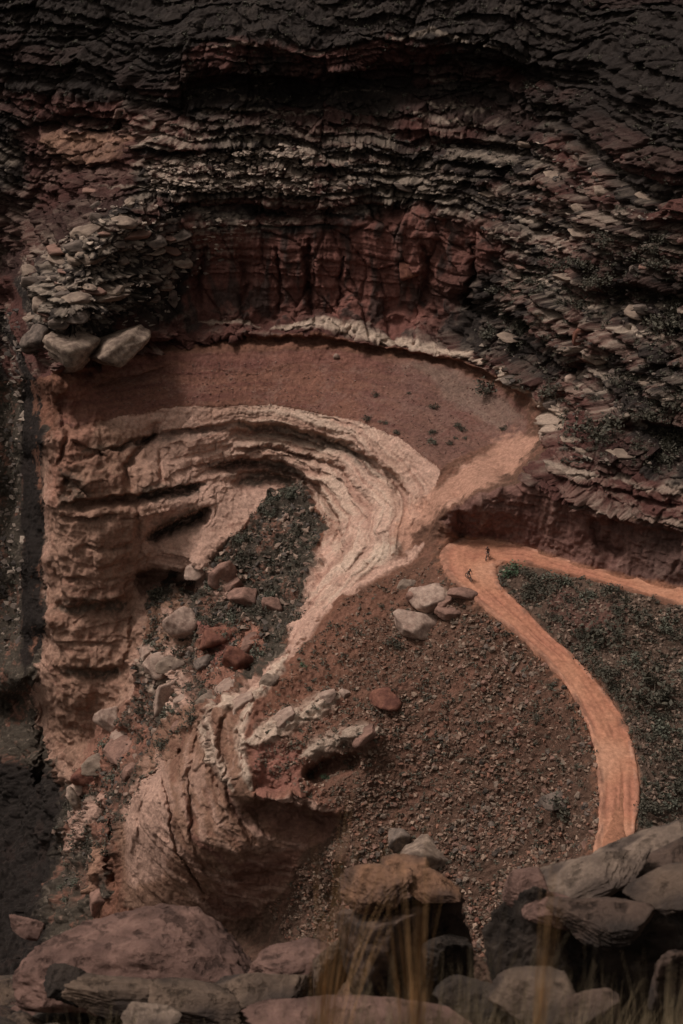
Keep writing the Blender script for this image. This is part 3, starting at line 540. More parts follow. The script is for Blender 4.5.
rip = fbm(R32, 1.6, 3, 45.0).reshape(L_, NL); RV[:, :, 2] += .05 + .035*rip + .05*rn + .06*rn2 - .17*ruts + berm - np.clip(edge-1.0, 0, 1)*6.0
rip2 = fbm(R32, 1.8, 2, 55.0).reshape(L_, NL); side = (eo-ei); wob = fbm(R32, .35, 4, 25.0).reshape(L_, NL)
RV += side[:, None, :]*((.055*wob+.02*rip2)*np.sign(np.tile(s, (L_, 1))-.5)*-edge**3)[:, :, None]
rc = np.tile(PINK, (L_, NL, 1))
def rmix(m, c):
    global rc
    m = np.clip(m, 0, 1)[..., None]; rc = rc*(1-m)+np.asarray(c)*m
rmix(np.clip(1-ss/.35, 0, 1)*.6, np.array([.47, .245, .165])); rmix(np.clip((ss-.55)/.3, 0, 1)*.5, np.array([.36, .14, .085])); rmix(ruts*1.0, np.array([.27, .105, .066])); rmix(np.clip(rn*.5+.2, 0, 1)*.5, np.array([.45, .225, .145])); rmix((edge > .78)*np.clip(.4+rn, 0, 1)*.6, np.array([.40, .22, .165]))
rmix(np.clip(rn2*1.5+.15, 0, 1)*.5, np.array([.35, .145, .10])); rmix(np.clip(-rn2*1.5, 0, 1)*.5, np.array([.46, .245, .165])); rmix(np.clip((edge-.78+.30*wob+.12*rip2)*5, 0, .85)*np.clip(.7+rn, 0, 1), np.array([.20, .095, .065]))
gi2 = np.arange(L_*NL).reshape(L_, NL); F2 = np.stack([gi2[:-1, :-1], gi2[:-1, 1:], gi2[1:, 1:], gi2[1:, :-1]], -1).reshape(-1, 4)[:, ::-1]
rd = link('dirt_road', mesh_np('dirt_road', RV.reshape(-1, 3), F2, M_road, np.clip(rc, 0, .8).reshape(-1, 3))); tag(rd, kind='structure')
def road_pt(u, v):
    dd = rdir(u, v); d2 = None; best = 1e9
    Q = RV.reshape(-1, 3)-np.array([0, 0, CAMZ]); dn = dd/np.linalg.norm(dd); perp = np.linalg.norm(np.cross(Q, dn), axis=1); return RV.reshape(-1, 3)[perp.argmin()]

# ------------------------------------------------------------------ stones
import bmesh
_ico = {}
def ico(sub):
    if sub not in _ico:
        bm = bmesh.new(); bmesh.ops.create_icosphere(bm, subdivisions=sub, radius=1.0)
        v = np.array([x.co[:] for x in bm.verts]); f = np.array([[q.index for q in p.verts] for p in bm.faces]); bm.free(); _ico[sub] = (v/np.linalg.norm(v, axis=1)[:, None], f)
    return _ico[sub]
def stone_shape(seed, sub=4, planes=14, size=(1, 1, 1), rough=.06, top=.0, flatb=True, strata=0.0, rot=0.0, tilt=(0, 0), jit=.38, k=None):
    """blocky stone: a sphere of directions cut by random planes"""
    r = np.random.default_rng(seed); v, f = ico(sub)
    planes = max(3, planes-6); n_ = r.normal(size=(planes, 3)); n_ /= np.linalg.norm(n_, axis=1)[:, None]; d = r.uniform(.66, .92, planes)
    bx = np.array([[1, 0, 0], [-1, 0, 0], [0, 1, 0], [0, -1, 0], [0, 0, 1], [0, 0, -1.]]) + r.normal(size=(6, 3))*jit
    bx /= np.linalg.norm(bx, axis=1)[:, None]; n_ = np.vstack([n_, bx]); d = np.append(d, r.uniform(.55, .88, 6))
    dots = v @ n_.T; rad = np.where(dots > .05, d/np.maximum(dots, .05), 9)
    k = k or (46.0 if sub > 4 else 26.0 if sub > 1 else 60.0); rr = -np.log(np.exp(-k*np.minimum(rad, 1.4)).sum(1)+math.exp(-k*1.22))/k*1.10
    p = v*rr[:, None]
    x = np.float32(p+seed*3.1)
    nn = fbm(x, 1.5, 3)*.9 + fbm(x, 4.0, 3, ridge=True)*.35 if sub == 4 else (fbm(x, 1.5, 3)*.9 if sub < 4 else fbm(x, 1.3, 2)*.55 + fbm(x*np.array([1, 1, 2.2], np.float32), 2.2, 5, ridge=True)*.62 + fbm(x, 9., 4, ridge=True)*.30)
    p = p*(1+rough*nn)[:, None]
    p = p*np.array(size)
    if strata:
        zz = p[:, 2]+.05*nn; a_ = np.sin(zz*9/strata*.6+seed)+.6*np.sin(zz*23/strata*.6+2*seed); h_ = np.sign(a_)*np.abs(a_)**.4
        p[:, :2] *= (1+.045*h_)[:, None]
    R_ = np.array(Euler((tilt[0], tilt[1], rot)).to_matrix()); return p @ R_.T, f
def stone_mesh(name, mat, **k):
    v, f = stone_shape(**k); return mesh_np(name, v, f, mat)
# ---- scree: many thousand stones
def region_ok(u, v, polys_in, polys_out):
    a = np.array([u]); b = np.array([v])
    return any(inside(p, a, b)[0] for p in polys_in) and not any(inside(p, a, b)[0] for p in polys_out)
TALP = [(440, 560), (470, 600), (520, 640), (560, 678), (584, 718), (598, 765), (598, 830), (560, 960), (300, 960), (260, 900), (330, 840), (345, 812), (300, 790), (255, 770), (262, 715), (300, 650), (340, 605), (400, 572)]
UPSL = [(100, 380), (200, 360), (400, 362), (500, 395), (525, 425), (440, 465), (350, 418), (200, 402), (110, 412)]
LOOPP = [(498, 585), (500, 568), (560, 574), (683, 606), (720, 620), (720, 860), (640, 860), (640, 780), (612, 700), (550, 632)]
RL = [(150, 165), (300, 140), (320, 175), (300, 195), (150, 195)]; RL2 = [(60, 235), (110, 200), (200, 210), (260, 225), (150, 330), (40, 330)]; RL3 = [(500, 265), (683, 230), (683, 480), (560, 460), (540, 400), (470, 350)]
RL4 = [(300, 135), (560, 140), (683, 220), (520, 260), (450, 195), (300, 190)]
GUL = [(300, 482), (322, 520), (318, 560), (295, 625), (260, 660), (205, 700), (150, 770), (110, 850), (60, 900), (60, 800), (130, 700), (150, 600), (200, 570), (270, 495)]
stk2 = stk.reshape(H, W)
spots = []   # u, v, size, palette
def scatter(poly, n_, smin, smax, pal, pw=2.5, dens_f=None):
    xs = [p[0] for p in poly]; ys = [p[1] for p in poly]
    c = 0
    uu = rng.uniform(min(xs), max(xs), n_*4); vv = rng.uniform(min(ys), max(ys), n_*4); ok = inside(poly, uu, vv) & ~inside(roadpoly, uu, vv)
    if pal in (0, 5):
        ok &= np.array([m_bare[int(np.clip(np.searchsorted(GV, b), 1, H-1)), int(np.clip(np.searchsorted(GU, a), 1, W-1))] < .35 for a, b in zip(uu, vv)])
    if pal in (0, 2):
        sk = np.array([stk2[int(np.clip(np.searchsorted(GV, b), 1, H-1)), int(np.clip(np.searchsorted(GU, a), 1, W-1))] for a, b in zip(uu, vv)]); ok &= rng.random(len(uu)) < np.clip(.55-1.5*sk, .12, 1)
    uu, vv = uu[ok][:n_], vv[ok][:n_]
    sz = smin+(smax-smin)*rng.random(len(uu))**pw
    if pal == 0: sz = sz*np.interp(uu+.55*(vv-600), [300, 420, 500], [.68, .78, 1.0])
    for a, b, s_ in zip(uu, vv, sz):
        spots.append((a, b, s_, pal))
scatter(TALP, 30000, .07, .46, 0, 4.0); EDG = [p[0] for p in ROAD[1:]]+[(p[0][0]-9, p[0][1]+7) for p in ROAD[:0:-1]]; scatter([(440, 545), (436, 560), (444, 580), (480, 610), (545, 668), (580, 730), (590, 780), (588, 850), (598, 850), (599, 780), (590, 730), (556, 668), (490, 605), (452, 580), (443, 560)], 900, .08, .30, 0, 3); scatter(UPSL, 3000, .05, .20, 1, 3); scatter(LOOPP, 7000, .08, .42, 2, 3); scatter([(-15, 300), (24, 310), (22, 640), (-15, 660)], 500, .3, 1.2, 4, 2.5); scatter(RL, 1300, .15, .7, 3, 2); scatter(RL2, 500, .15, .8, 3, 2); scatter(RL3, 700, .15, .6, 4, 2.5); scatter(RL4, 1000, .15, .6, 4, 2.5); scatter(GUL, 3000, .10, .75, 5, 5)
PAL = {0: [(.14, .082, .060), (.175, .108, .082), (.11, .060, .044), (.23, .155, .118), (.16, .078, .055), (.125, .088, .068)], 1: [(.17, .095, .078), (.21, .13, .105), (.13, .065, .053)], 2: [(.11, .072, .055), (.15, .10, .078), (.21, .145, .112), (.075, .052, .042)],
       3: [(.24, .18, .148), (.16, .12, .10), (.31, .235, .19)], 4: [(.14, .105, .088), (.085, .066, .058), (.22, .168, .138), (.055, .044, .040)], 5: [(.11, .085, .073), (.19, .125, .10), (.26, .18, .142), (.07, .056, .05)]}
spots.sort(key=lambda s_: -s_[2])
talus_big = [s_ for s_ in spots if s_[3] == 0][:280]
rest = [s_ for s_ in spots if s_ not in set(talus_big)]
def hull(seed, n_=9):
    r = np.random.default_rng(seed); bm = bmesh.new()
    p = r.normal(size=(n_, 3)); p /= np.linalg.norm(p, axis=1)[:, None]; p *= r.uniform(.8, 1.1, n_)[:, None]
    for q_ in p: bm.verts.new(q_)
    bmesh.ops.convex_hull(bm, input=bm.verts); bmesh.ops.triangulate(bm, faces=bm.faces); bm.verts.index_update()
    v = np.array([x.co[:] for x in bm.verts]); f = np.array([[q_.index for q_ in g_.verts] for g_ in bm.faces]); bm.free(); return v, f
protos = [hull(100+i, 8+i % 4) for i in range(24)]
vs, fs, cs, off = [], [], [], 0
for (a, b, s_, pal) in rest:
    p, nrm = surf(a, b); v, f = protos[rng.integers(24)]
    an = rng.uniform(0, 6.28); ca, sa_ = math.cos(an), math.sin(an); sc = s_*np.array([rng.uniform(.8, 1.4), rng.uniform(.7, 1.1), rng.uniform(.28, .5) if pal in (3, 4) else rng.uniform(.5, .85)])
    x = v*sc; x = np.stack([x[:, 0]*ca-x[:, 1]*sa_, x[:, 0]*sa_+x[:, 1]*ca, x[:, 2]+.35*s_*0+rng.uniform(0, .25)*s_], 1)
    vs.append(x+p); fs.append(f+off); off += len(v)
    cc = np.array(PAL[pal][rng.integers(len(PAL[pal]))])*rng.uniform(.7, 1.4); cs.append(np.tile(cc, (len(v), 1)))
o = link('scree', mesh_np('scree', np.vstack(vs), np.vstack(fs), M_scree, np.vstack(cs), smooth=False)); tag(o, 'loose stones and rubble strewn over the canyon slopes', 'scree', kind='stuff')
bigp = [mesh_np('scree_rock', *hull(300+i, 13), m_, smooth=False) for i, m_ in enumerate([M_pinkr, M_grayr, M_tanr, M_redr, M_pinkr, M_grayr, M_tanr, M_darkr])]
for (a, b, s_, pal) in talus_big:
    p, nrm = surf(a, b); o = link('scree_rock', bigp[rng.integers(8)]); o.location = p+np.array([0, 0, .12*s_]); o.rotation_euler = (rng.uniform(-.4, .4), rng.uniform(-.4, .4), rng.uniform(0, 6.3))
    k_ = s_*rng.uniform(1.0, 1.25); o.scale = (k_*1.15, k_*.95, k_*.7)
    tag(o, 'small loose stone among the scree on the slope beside the road', 'stone', 'loose stones on the scree slope')

# ---- named boulders (u, v of base centre, width m, height m, depth m, material, label, seed, tilt)
PXM = FPX
def boulder(u, v, wpx, hpx, mat, label, seed, name='boulder', group=None, cat='boulder', dep=.9, sub=4, rot=None, tilt=(0, 0), lift=.12, strata=0, planes=10, rough=.09):
    p, nrm = surf(u, v); t = float((p-np.array([0, 0, CAMZ])) @ np.array([0, cp, -sp])); m = t/PXM
    wx = wpx*m/2*1.12; hz = hpx*m/2*1.05
    me = stone_mesh(name, mat, seed=seed, sub=sub, planes=planes, size=(wx, wx*dep, hz), rough=rough, strata=strata, rot=rng.uniform(-.4, .4) if rot is None else rot, tilt=tilt, k=90, jit=.45)
    o = link(name, me); o.location = p+np.array([0, 0, hz*lift]); tag(o, label, cat, group); return o
B = [(64, 352, 50, 36, M_tanr, 'large pale blocky boulder capping the left promontory above the red column', 1, dict(strata=1.0)), (40, 342, 28, 24, M_grayr, 'weathered grey boulder at the outer left end of the promontory cap', 2, dict(strata=1)),
     (114, 344, 62, 22, M_tanr, 'long tan slab leaning beside the blocky cap boulder of the promontory', 3, dict(tilt=(0, -.22))), (419, 628, 38, 26, M_paler, 'largest pale block on the talus below the hairpin bend', 4, dict(tilt=(.3, .25), rot=.3)),
     (432, 600, 34, 20, M_paler, 'flat pale boulder just above the largest talus block', 5, dict(tilt=(.2, .2))), (463, 594, 20, 10, M_pinkr, 'pinkish stone at the outer shoulder of the hairpin bend', 6, {}), (448, 612, 26, 14, M_pinkr, 'pink boulder between the largest pale block and the road', 7, {}),
     (414, 600, 16, 14, M_pinkr, 'small pinkish boulder up left of the flat pale boulder', 8, {}), (383, 701, 26, 16, M_redr, 'isolated red boulder midway down the talus slope', 9, dict(rot=0)), (345, 694, 10, 7, M_paler, 'small round pale stone at the end of the pale rock rib', 10, {}),
     (246, 602, 26, 22, M_pinkr, 'pink angular boulder in the upper gully', 11, {}), (272, 608, 17, 15, M_pinkr, 'rounded boulder beside the pale rim in the upper gully', 12, {}), (222, 578, 22, 26, M_pinkr, 'tall pinkish boulder beneath the alcove in the gully', 13, {}),
     (216, 640, 26, 24, M_redr, 'red rounded boulder in the middle of the gully', 14, {}), (238, 664, 24, 32, M_redr, 'leaning red slab against the foot of the pale rim', 15, dict(tilt=(0, -.5))), (182, 630, 24, 30, M_paler, 'pale pink boulder on the left bank of the gully', 16, {}),
     (160, 668, 26, 18, M_paler, 'twisted pale boulder under the left bank of the gully', 17, {}), (168, 700, 20, 46, M_paler, 'long upright pale rock in the lower gully', 18, dict(tilt=(0, .25))), (205, 664, 16, 12, M_grayr, 'grey boulder wedged among scrub in the gully', 19, {}),
     (112, 722, 22, 26, M_paler, 'pale rock jutting from the scrub at the foot of the left cliff', 20, {}), (84, 778, 30, 26, M_redr, 'red and pale boulder at the mouth of the lower gully', 21, {}), (118, 752, 30, 14, M_pinkr, 'pink slab across the lower gully', 22, dict(tilt=(0, -.4))),
     (80, 810, 12, 36, M_tanr, 'thin upright pale fin of rock above the dark gorge', 23, dict(tilt=(0, -.35))), (130, 775, 14, 20, M_pinkr, 'small boulder by the crack of the rounded nose', 24, {}), (98, 900, 26, 30, M_pinkr, 'pinkish rock pillar behind the big foreground boulder', 25, {}),
     (560, 802, 28, 13, M_grayr, 'grey boulder beside the lower road near the foreground ledge', 26, {}), (398, 840, 24, 20, M_grayr, 'grey leaning boulder low on the talus', 27, {}), (425, 858, 40, 40, M_tanr, 'pale pointed boulder on the talus behind the arched foreground rock', 28, {}),
     (586, 360, 24, 20, M_tanr, 'pale boulder perched above the chute on the right cliffs', 29, {}), (613, 380, 34, 14, M_grayr, 'flat ledge block on the right cliffs', 30, {}), (577, 340, 14, 22, M_redr, 'reddish block standing over the right ravine', 31, {}),
     (407, 270, 17, 17, M_redr, 'rounded red boulder on the back wall', 32, {}), (226, 178, 9, 10, M_tanr, 'square pale block on the rubble terrace', 33, {}), (571, 381, 12, 8, M_paler, 'small bright stone at the head of the white wash', 34, {}), (336, 356, 6, 5, M_paler, 'tiny bright stone at the top of the red slope', 35, {}),
     (540, 468, 0, 0, None, '', 0, {})]
for b_ in B:
    if b_[4] is None: continue
    boulder(*b_[:7], **b_[7])
slabs = [(240, 702, 22, 8), (268, 680, 16, 6), (330, 697, 18, 7), (365, 736, 22, 8), (284, 722, 22, 7), (405, 585, 16, 6), (430, 606, 22, 8), (448, 600, 16, 6), (150, 650, 22, 9), (172, 664, 22, 10), (180, 700, 22, 12), (178, 722, 18, 9), (120, 735, 24, 10), (98, 765, 26, 12), (80, 790, 20, 10), (250, 640, 20, 9), (226, 684, 26, 10), (206, 700, 20, 8), (196, 572, 26, 10), (232, 584, 18, 10)]
ps = [stone_mesh('pale_slab', m_, seed=540+i, sub=4, planes=9, size=(1, .9, 1), rough=.08, k=90, jit=.5) for i, m_ in enumerate([M_paler, M_tanr, M_paler, M_pinkr])]
for i, (a, b, w_, h_) in enumerate(slabs):
    p, nrm = surf(a, b); m = np.linalg.norm(p-np.array([0, 0, CAMZ]))/PXM; o = link('pale_slab', ps[i % 4]); o.location = p-np.array([0, 0, h_*m*.18]); o.scale = (w_*m*.60, w_*m*.40, h_*m*.62); o.rotation_euler = (rng.uniform(.0, .35), -.42+rng.uniform(-.15, .15), rng.uniform(.1, .6))
    if i < 8: tag(o, 'broken pale slab bedded in the spur or the talus left of the hairpin bend', 'slab', 'pale slabs bedded left of the road')
    else: tag(o, 'pale slab sticking out of the dark scrub in the gully', 'slab', 'pale slabs in the gully')
pile = [(30, 272, 18, 9), (33, 284, 26, 12), (50, 262, 24, 9), (55, 252, 30, 10), (80, 246, 22, 9), (72, 262, 20, 9), (90, 232, 26, 11), (98, 222, 16, 10), (118, 226, 20, 9), (135, 237, 22, 11), (152, 243, 18, 8), (104, 250, 22, 9), (90, 262, 22, 9), (60, 296, 20, 9), (75, 300, 22, 10), (95, 292, 26, 9), (70, 312, 30, 9),
        (40, 305, 20, 13), (110, 296, 34, 8), (60, 320, 24, 9), (130, 262, 14, 8), (172, 250, 20, 9), (178, 236, 24, 7), (182, 262, 16, 7), (158, 300, 10, 7), (175, 300, 12, 14), (165, 285, 10, 8), (92, 192, 20, 7), (95, 208, 12, 9), (130, 208, 10, 12)]
pm = [stone_mesh('slab', m_, seed=500+i, sub=4, planes=9, size=(1, .9, 1), rough=.07, k=90, jit=.5) for i, m_ in enumerate([M_tanr, M_grayr, M_tanr, M_pinkr, M_grayr, M_tanr])]
r8 = np.random.default_rng(88)
for i in range(60):
    a = r8.uniform(28, 190); b = r8.uniform(205, 325)
    if b > 240+ (190-a)*.0 and a > 150 and b > 300: continue
    if b < 262-(a-28)*.5: continue
    pile.append((a, b, r8.uniform(7, 17), r8.uniform(3, 7)))
for i, (a, b, w_, h_) in enumerate(pile):
    p, nrm = surf(a, b); m = np.linalg.norm(p-np.array([0, 0, CAMZ]))/PXM; o = link('slab', pm[i % 6]); o.location = p-np.array([0, -.5, .15]); o.scale = (w_*m*.56, w_*m*.45, h_*m*.50); o.rotation_euler = (rng.uniform(-.15, .15), rng.uniform(-.25, .25), rng.uniform(-.5, .5))
    tag(o, 'pale weathered slab in the broken pile on the left promontory', 'slab', 'pale slabs piled on the left promontory')

r7 = np.random.default_rng(71)
for k_ in range(46):
    poly = RL3 if k_ < 30 else RL4
    while True:
        a, b = r7.uniform(340, 683), r7.uniform(140, 480)
        if inside(poly, np.array([a]), np.array([b]))[0]: break
    p, nrm = surf(a, b); m = np.linalg.norm(p-np.array([0, 0, CAMZ]))/PXM; o = link('ledge_block', pm[k_ % 6]); w_ = r7.uniform(8, 24); h_ = r7.uniform(3.5, 9)
    o.location = p-np.array([0, -.6, .2]); o.scale = (w_*m*.56, w_*m*.45, h_*m*.5); o.rotation_euler = (r7.uniform(-.15, .15), r7.uniform(-.1, .25), r7.uniform(-.5, .5))
    tag(o, 'flat fallen block lying on the broken ledges of the right cliffs' if k_ < 30 else 'flat fallen block on the upper terraces above the red wall', 'block', 'fallen blocks on the right cliffs' if k_ < 30 else 'fallen blocks on the upper terraces')
# ------------------------------------------------------------------ scrub
def leaf_mat(name, c):
    m = bpy.data.materials.new(name); m.use_nodes = True; t = m.node_tree; b = t.nodes['Principled BSDF']; b.inputs['Roughness'].default_value = .8
    g = t.nodes.new('ShaderNodeNewGeometry'); nz = t.nodes.new('ShaderNodeTexNoise'); nz.inputs['Scale'].default_value = 3; t.links.new(g.outputs['Position'], nz.inputs['Vector'])
    rp = t.nodes.new('ShaderNodeValToRGB'); rp.color_ramp.elements[0].position = .35; rp.color_ramp.elements[1].position = .65; rp.color_ramp.elements[0].color = (*[x*.6 for x in c], 1); rp.color_ramp.elements[1].color = (*[x*1.5 for x in c], 1)
    t.links.new(nz.outputs['Fac'], rp.inputs['Fac']); t.links.new(rp.outputs[0], b.inputs['Base Color']); return m
M_leafd = leaf_mat('dark_scrub', (.056, .047, .032)); M_leafg = leaf_mat('green_scrub', (.070, .105, .058)); M_leafy = leaf_mat('sage_scrub', (.090, .088, .064)); M_wood = plain('dry_wood', (.10, .075, .055), .9)
def bush_arr(seed, n_=260, leaf=.13):
    r = np.random.default_rng(seed); cl = r.normal(size=(9, 3))*.42; cl[:, 2] = np.abs(cl[:, 2])*.8+.15
    c = cl[r.integers(9, size=n_)]+r.normal(size=(n_, 3))*.20; c[:, 2] = np.maximum(c[:, 2], .02)
    a = r.normal(size=(n_, 3)); a /= np.linalg.norm(a, axis=1)[:, None]; b = np.cross(a, r.normal(size=(n_, 3))); b /= np.linalg.norm(b, axis=1)[:, None]
    l = leaf*r.uniform(.6, 1.3, n_)[:, None]
    v = np.stack([c-a*l, c+b*l*.5, c+a*l, c-b*l*.5], 1).reshape(-1, 3); f = np.arange(n_*4).reshape(-1, 4); return v, f
def stems(seed):
    bm = bmesh.new(); r = random.Random(seed)
    for k in range(6):
        a = r.uniform(0, 6.28); d = Vector((math.cos(a)*.5, math.sin(a)*.5, .75)); q_ = d.to_track_quat('Z', 'Y').to_matrix().to_4x4()
        bmesh.ops.create_cone(bm, cap_ends=False, segments=5, radius1=.035, radius2=.012, depth=.9, matrix=q_ @ Matrix.Translation((0, 0, .4)))
    me = bpy.data.meshes.new('stem'); bm.to_mesh(me); bm.free(); me.materials.append(M_wood); return me
BM = {k: [mesh_np('foliage', *bush_arr(700+i*10+j), m_, smooth=False) for j in range(3)] for i, (k, m_) in enumerate((('d', M_leafd), ('g', M_leafg), ('y', M_leafy)))}
ST = stems(3)
def bush(u, v, wpx, kind, label, group=None, name='shrub', flat=.75):
    p, nrm = surf(u, v); t = np.linalg.norm(p-np.array([0, 0, CAMZ])); r_ = wpx*t/PXM/2/.85
    e = bpy.data.objects.new(name, None); C.objects.link(e); e.location = p-np.array([0, 0, .05]); e.scale = (r_, r_, r_*flat); e.rotation_euler = (0, 0, rng.uniform(0, 6.28)); tag(e, label, 'shrub', group)
    link('foliage', BM[kind][rng.integers(3)], e); link('stem', ST, e)
bush(508, 571, 22, 'g', 'green shrub filling the inner corner of the hairpin bend'); bush(304, 666, 9, 'g', 'tiny bright green shrub alone on the red talus'); bush(603, 640, 42, 'd', 'dark round shrub on the slope inside the road loop, upper one'); bush(655, 697, 48, 'd', 'dark broad shrub near the right edge inside the road loop')
bush(395, 645, 18, 'd', 'dark shrub left of the largest pale talus block'); bush(290, 552, 24, 'd', 'dark shrub against the inner wall of the alcove'); bush(540, 720, 12, 'd', 'small dark shrub on the talus left of the lower road'); bush(486, 392, 26, 'd', 'dark shrub on the red slope below the white ledge')
bush(325, 778, 10, 'g', 'small green shrub in the hollow under the ledge block'); bush(600, 432, 40, 'd', 'wide dark shrub on the right cliffs under the pale ledge'); bush(565, 812, 34, 'd', 'dark shrub beside the lower road behind the foreground ledge'); bush(660, 330, 40, 'd', 'dark shrub high on the right cliffs')
def bscatter(poly, n_, a, b, kinds, label, group):
    xs = [p[0] for p in poly]; ys = [p[1] for p in poly]; k = 0
    while k < n_:
        x, y = rng.uniform(min(xs), max(xs)), rng.uniform(min(ys), max(ys))
        if inside(poly, np.array([x]), np.array([y]))[0] and not inside(roadpoly, np.array([x]), np.array([y]))[0]:
            bush(x, y, rng.uniform(a, b), kinds[rng.integers(len(kinds))], label, group); k += 1
bscatter([(330, 365), (460, 385), (520, 420), (440, 460), (360, 418)], 14, 5, 11, 'dy', 'small dark shrub on the red terrace under the back wall', 'shrubs on the red terrace')
bscatter(LOOPP, 75, 7, 24, 'ddy', 'low dark shrub on the slope inside the road loop', 'shrubs inside the road loop')
bscatter(GUL, 50, 8, 20, 'ddy', 'dark shrub growing among boulders in the gully', 'shrubs in the gully')
bscatter(RL3, 60, 9, 26, 'ddd', 'dark shrub on the ledges of the right cliffs', 'shrubs on the right cliffs')
# low scrub as ground cover
small = [bush_arr(900+i, 26, .30) for i in range(6)]
def cover(name, label, polys, mat, smin, smax):
    vs, fs, off = [], [], 0
    for poly, n_ in polys:
        xs = [p[0] for p in poly]; ys = [p[1] for p in poly]
        uu = rng.uniform(min(xs), max(xs), n_*3); vv = rng.uniform(min(ys), max(ys), n_*3); ok = inside(poly, uu, vv) & ~inside(roadpoly, uu, vv)
        for a, b in list(zip(uu[ok], vv[ok]))[:n_]:
            p, nrm = surf(a, b); v, f = small[rng.integers(6)]; s_ = rng.uniform(smin, smax); vs.append(v*s_*np.array([1, 1, .7])+p); fs.append(f+off); off += len(v)
    o = link(name, mesh_np(name, np.vstack(vs), np.vstack(fs), mat, smooth=False)); tag(o, label, 'scrub', kind='stuff')
TOPP = [(0, 0), (683, 0), (683, 220), (560, 200), (430, 150), (160, 150), (0, 110)]; FARL = [(-15, 300), (22, 310), (20, 640), (-15, 660)]
cover('dark_scrub', 'dark low scrub covering the slopes and ledges', [(LOOPP, 480), (GUL, 950), (RL3, 650), (TOPP, 700), (TALP, 420), (FARL, 120)], M_leafd, .25, .85)
cover('sage_scrub', 'pale dry brush scattered over the slopes', [(LOOPP, 350), (GUL, 350), (RL3, 150), (TALP, 500), (FARL, 200)], M_leafy, .2, .5)

# ------------------------------------------------------------------ cyclists on the hairpin
def tube(bm, a, b, r, seg=8, r2=None):
    a = Vector(a); b = Vector(b); d = b-a; q_ = d.to_track_quat('Z', 'Y').to_matrix().to_4x4()
    bmesh.ops.create_cone(bm, cap_ends=True, segments=seg, radius1=r, radius2=r if r2 is None else r2, depth=d.length, matrix=Matrix.Translation((a+b)/2) @ q_)
def bm_obj(name, bm, mat, parent):
    me = bpy.data.meshes.new(name); bm.to_mesh(me); bm.free(); me.materials.append(mat)
    for p in me.polygons: p.use_smooth = True
    return link(name, me, parent)
M_tyre = plain('tyre_rubber', (.02, .02, .02), .8); M_frame = plain('bike_paint', (.05, .05, .055), .4); M_metal = plain('spoke_metal', (.35, .35, .36), .35); M_skin = plain('skin', (.35, .2, .14), .6)
def torus(bm, c, R_, r, n_=28, m_=8):
    rows = []
    for i in range(n_):
        a = 2*math.pi*i/n_; rows.append([bm.verts.new((c[0]+(R_+r*math.cos(b_))*math.cos(a), c[1]+r*math.sin(b_), c[2]+(R_+r*math.cos(b_))*math.sin(a))) for b_ in [2*math.pi*j/m_ for j in range(m_)]])
    for i in range(n_):
        for j in range(m_): bm.faces.new((rows[i][j], rows[(i+1) % n_][j], rows[(i+1) % n_][(j+1) % m_], rows[i][(j+1) % m_]))
def make_bike(loc, rz, label):
    e = bpy.data.objects.new('bicycle', None); C.objects.link(e); e.location = loc; e.rotation_euler = (0, 0, rz); tag(e, label, 'bicycle')
    for x in (-.53, .55):
        wh = bpy.data.objects.new('wheel', None)
        bm = bmesh.new(); torus(bm, (x, 0, .36), .325, .038)
        w_ = bm_obj('wheel', bm, M_tyre, e)
        bm = bmesh.new(); torus(bm, (x, 0, .36), .305, .012, 24, 6); tube(bm, (x, -.05, .36), (x, .05, .36), .025)
        for k in range(12):
            a = k*math.pi/6; tube(bm, (x, 0, .36), (x+.30*math.cos(a), 0, .36+.30*math.sin(a)), .004, 4)
        bm_obj('rim', bm, M_metal, w_)
    bm = bmesh.new(); bb = (-.05, 0, .31); st = (-.17, 0, .82); ht = (.36, 0, .86); hb = (.40, 0, .70)
    for a, b in ((bb, st), (st, ht), (bb, hb), (ht, hb), (bb, (-.53, .06, .36)), (bb, (-.53, -.06, .36)), ((-.16, 0, .78), (-.53, .06, .36)), ((-.16, 0, .78), (-.53, -.06, .36))): tube(bm, a, b, .028)
    bm_obj('frame', bm, M_frame, e)
    bm = bmesh.new(); tube(bm, hb, (.55, .05, .36), .018); tube(bm, hb, (.55, -.05, .36), .018); bm_obj('fork', bm, M_frame, e)
    bm = bmesh.new(); tube(bm, ht, (.37, 0, .98), .018); tube(bm, (.37, 0, .98), (.42, 0, 1.0), .018); tube(bm, (.40, -.34, 1.02), (.42, 0, 1.0), .014); tube(bm, (.42, 0, 1.0), (.40, .34, 1.02), .014); bm_obj('handlebar', bm, M_frame, e)
    bm = bmesh.new(); tube(bm, st, (-.20, 0, .95), .015); tube(bm, (-.33, 0, .965), (-.05, 0, .96), .075, 10, .025); bm_obj('saddle', bm, M_tyre, e)
    bm = bmesh.new(); tube(bm, (-.05, -.07, .31), (-.05, .07, .31), .02); tube(bm, (-.05, .08, .31), (.06, .08, .17), .012); tube(bm, (-.05, -.08, .31), (-.16, -.08, .45), .012); tube(bm, (.06, .08, .17), (.06, .17, .17), .02); tube(bm, (-.16, -.08, .45), (-.16, -.17, .45), .02); bm_obj('crankset', bm, M_metal, e)
    return e
def skin(name, verts, edges, mat, parent, sub=2):
    me = bpy.data.meshes.new(name); me.from_pydata([v[:3] for v in verts], edges, []); me.materials.append(mat)
    o = link(name, me, parent); m = o.modifiers.new('s', 'SKIN'); m.use_smooth_shade = True
    for i, v in enumerate(verts):
        r_ = v[3]; me.skin_vertices[0].data[i].radius = (r_, r_ if len(v) < 5 else v[4])
    me.skin_vertices[0].data[0].use_root = True
    s_ = o.modifiers.new('d', 'SUBSURF'); s_.levels = sub; s_.render_levels = sub
    return o
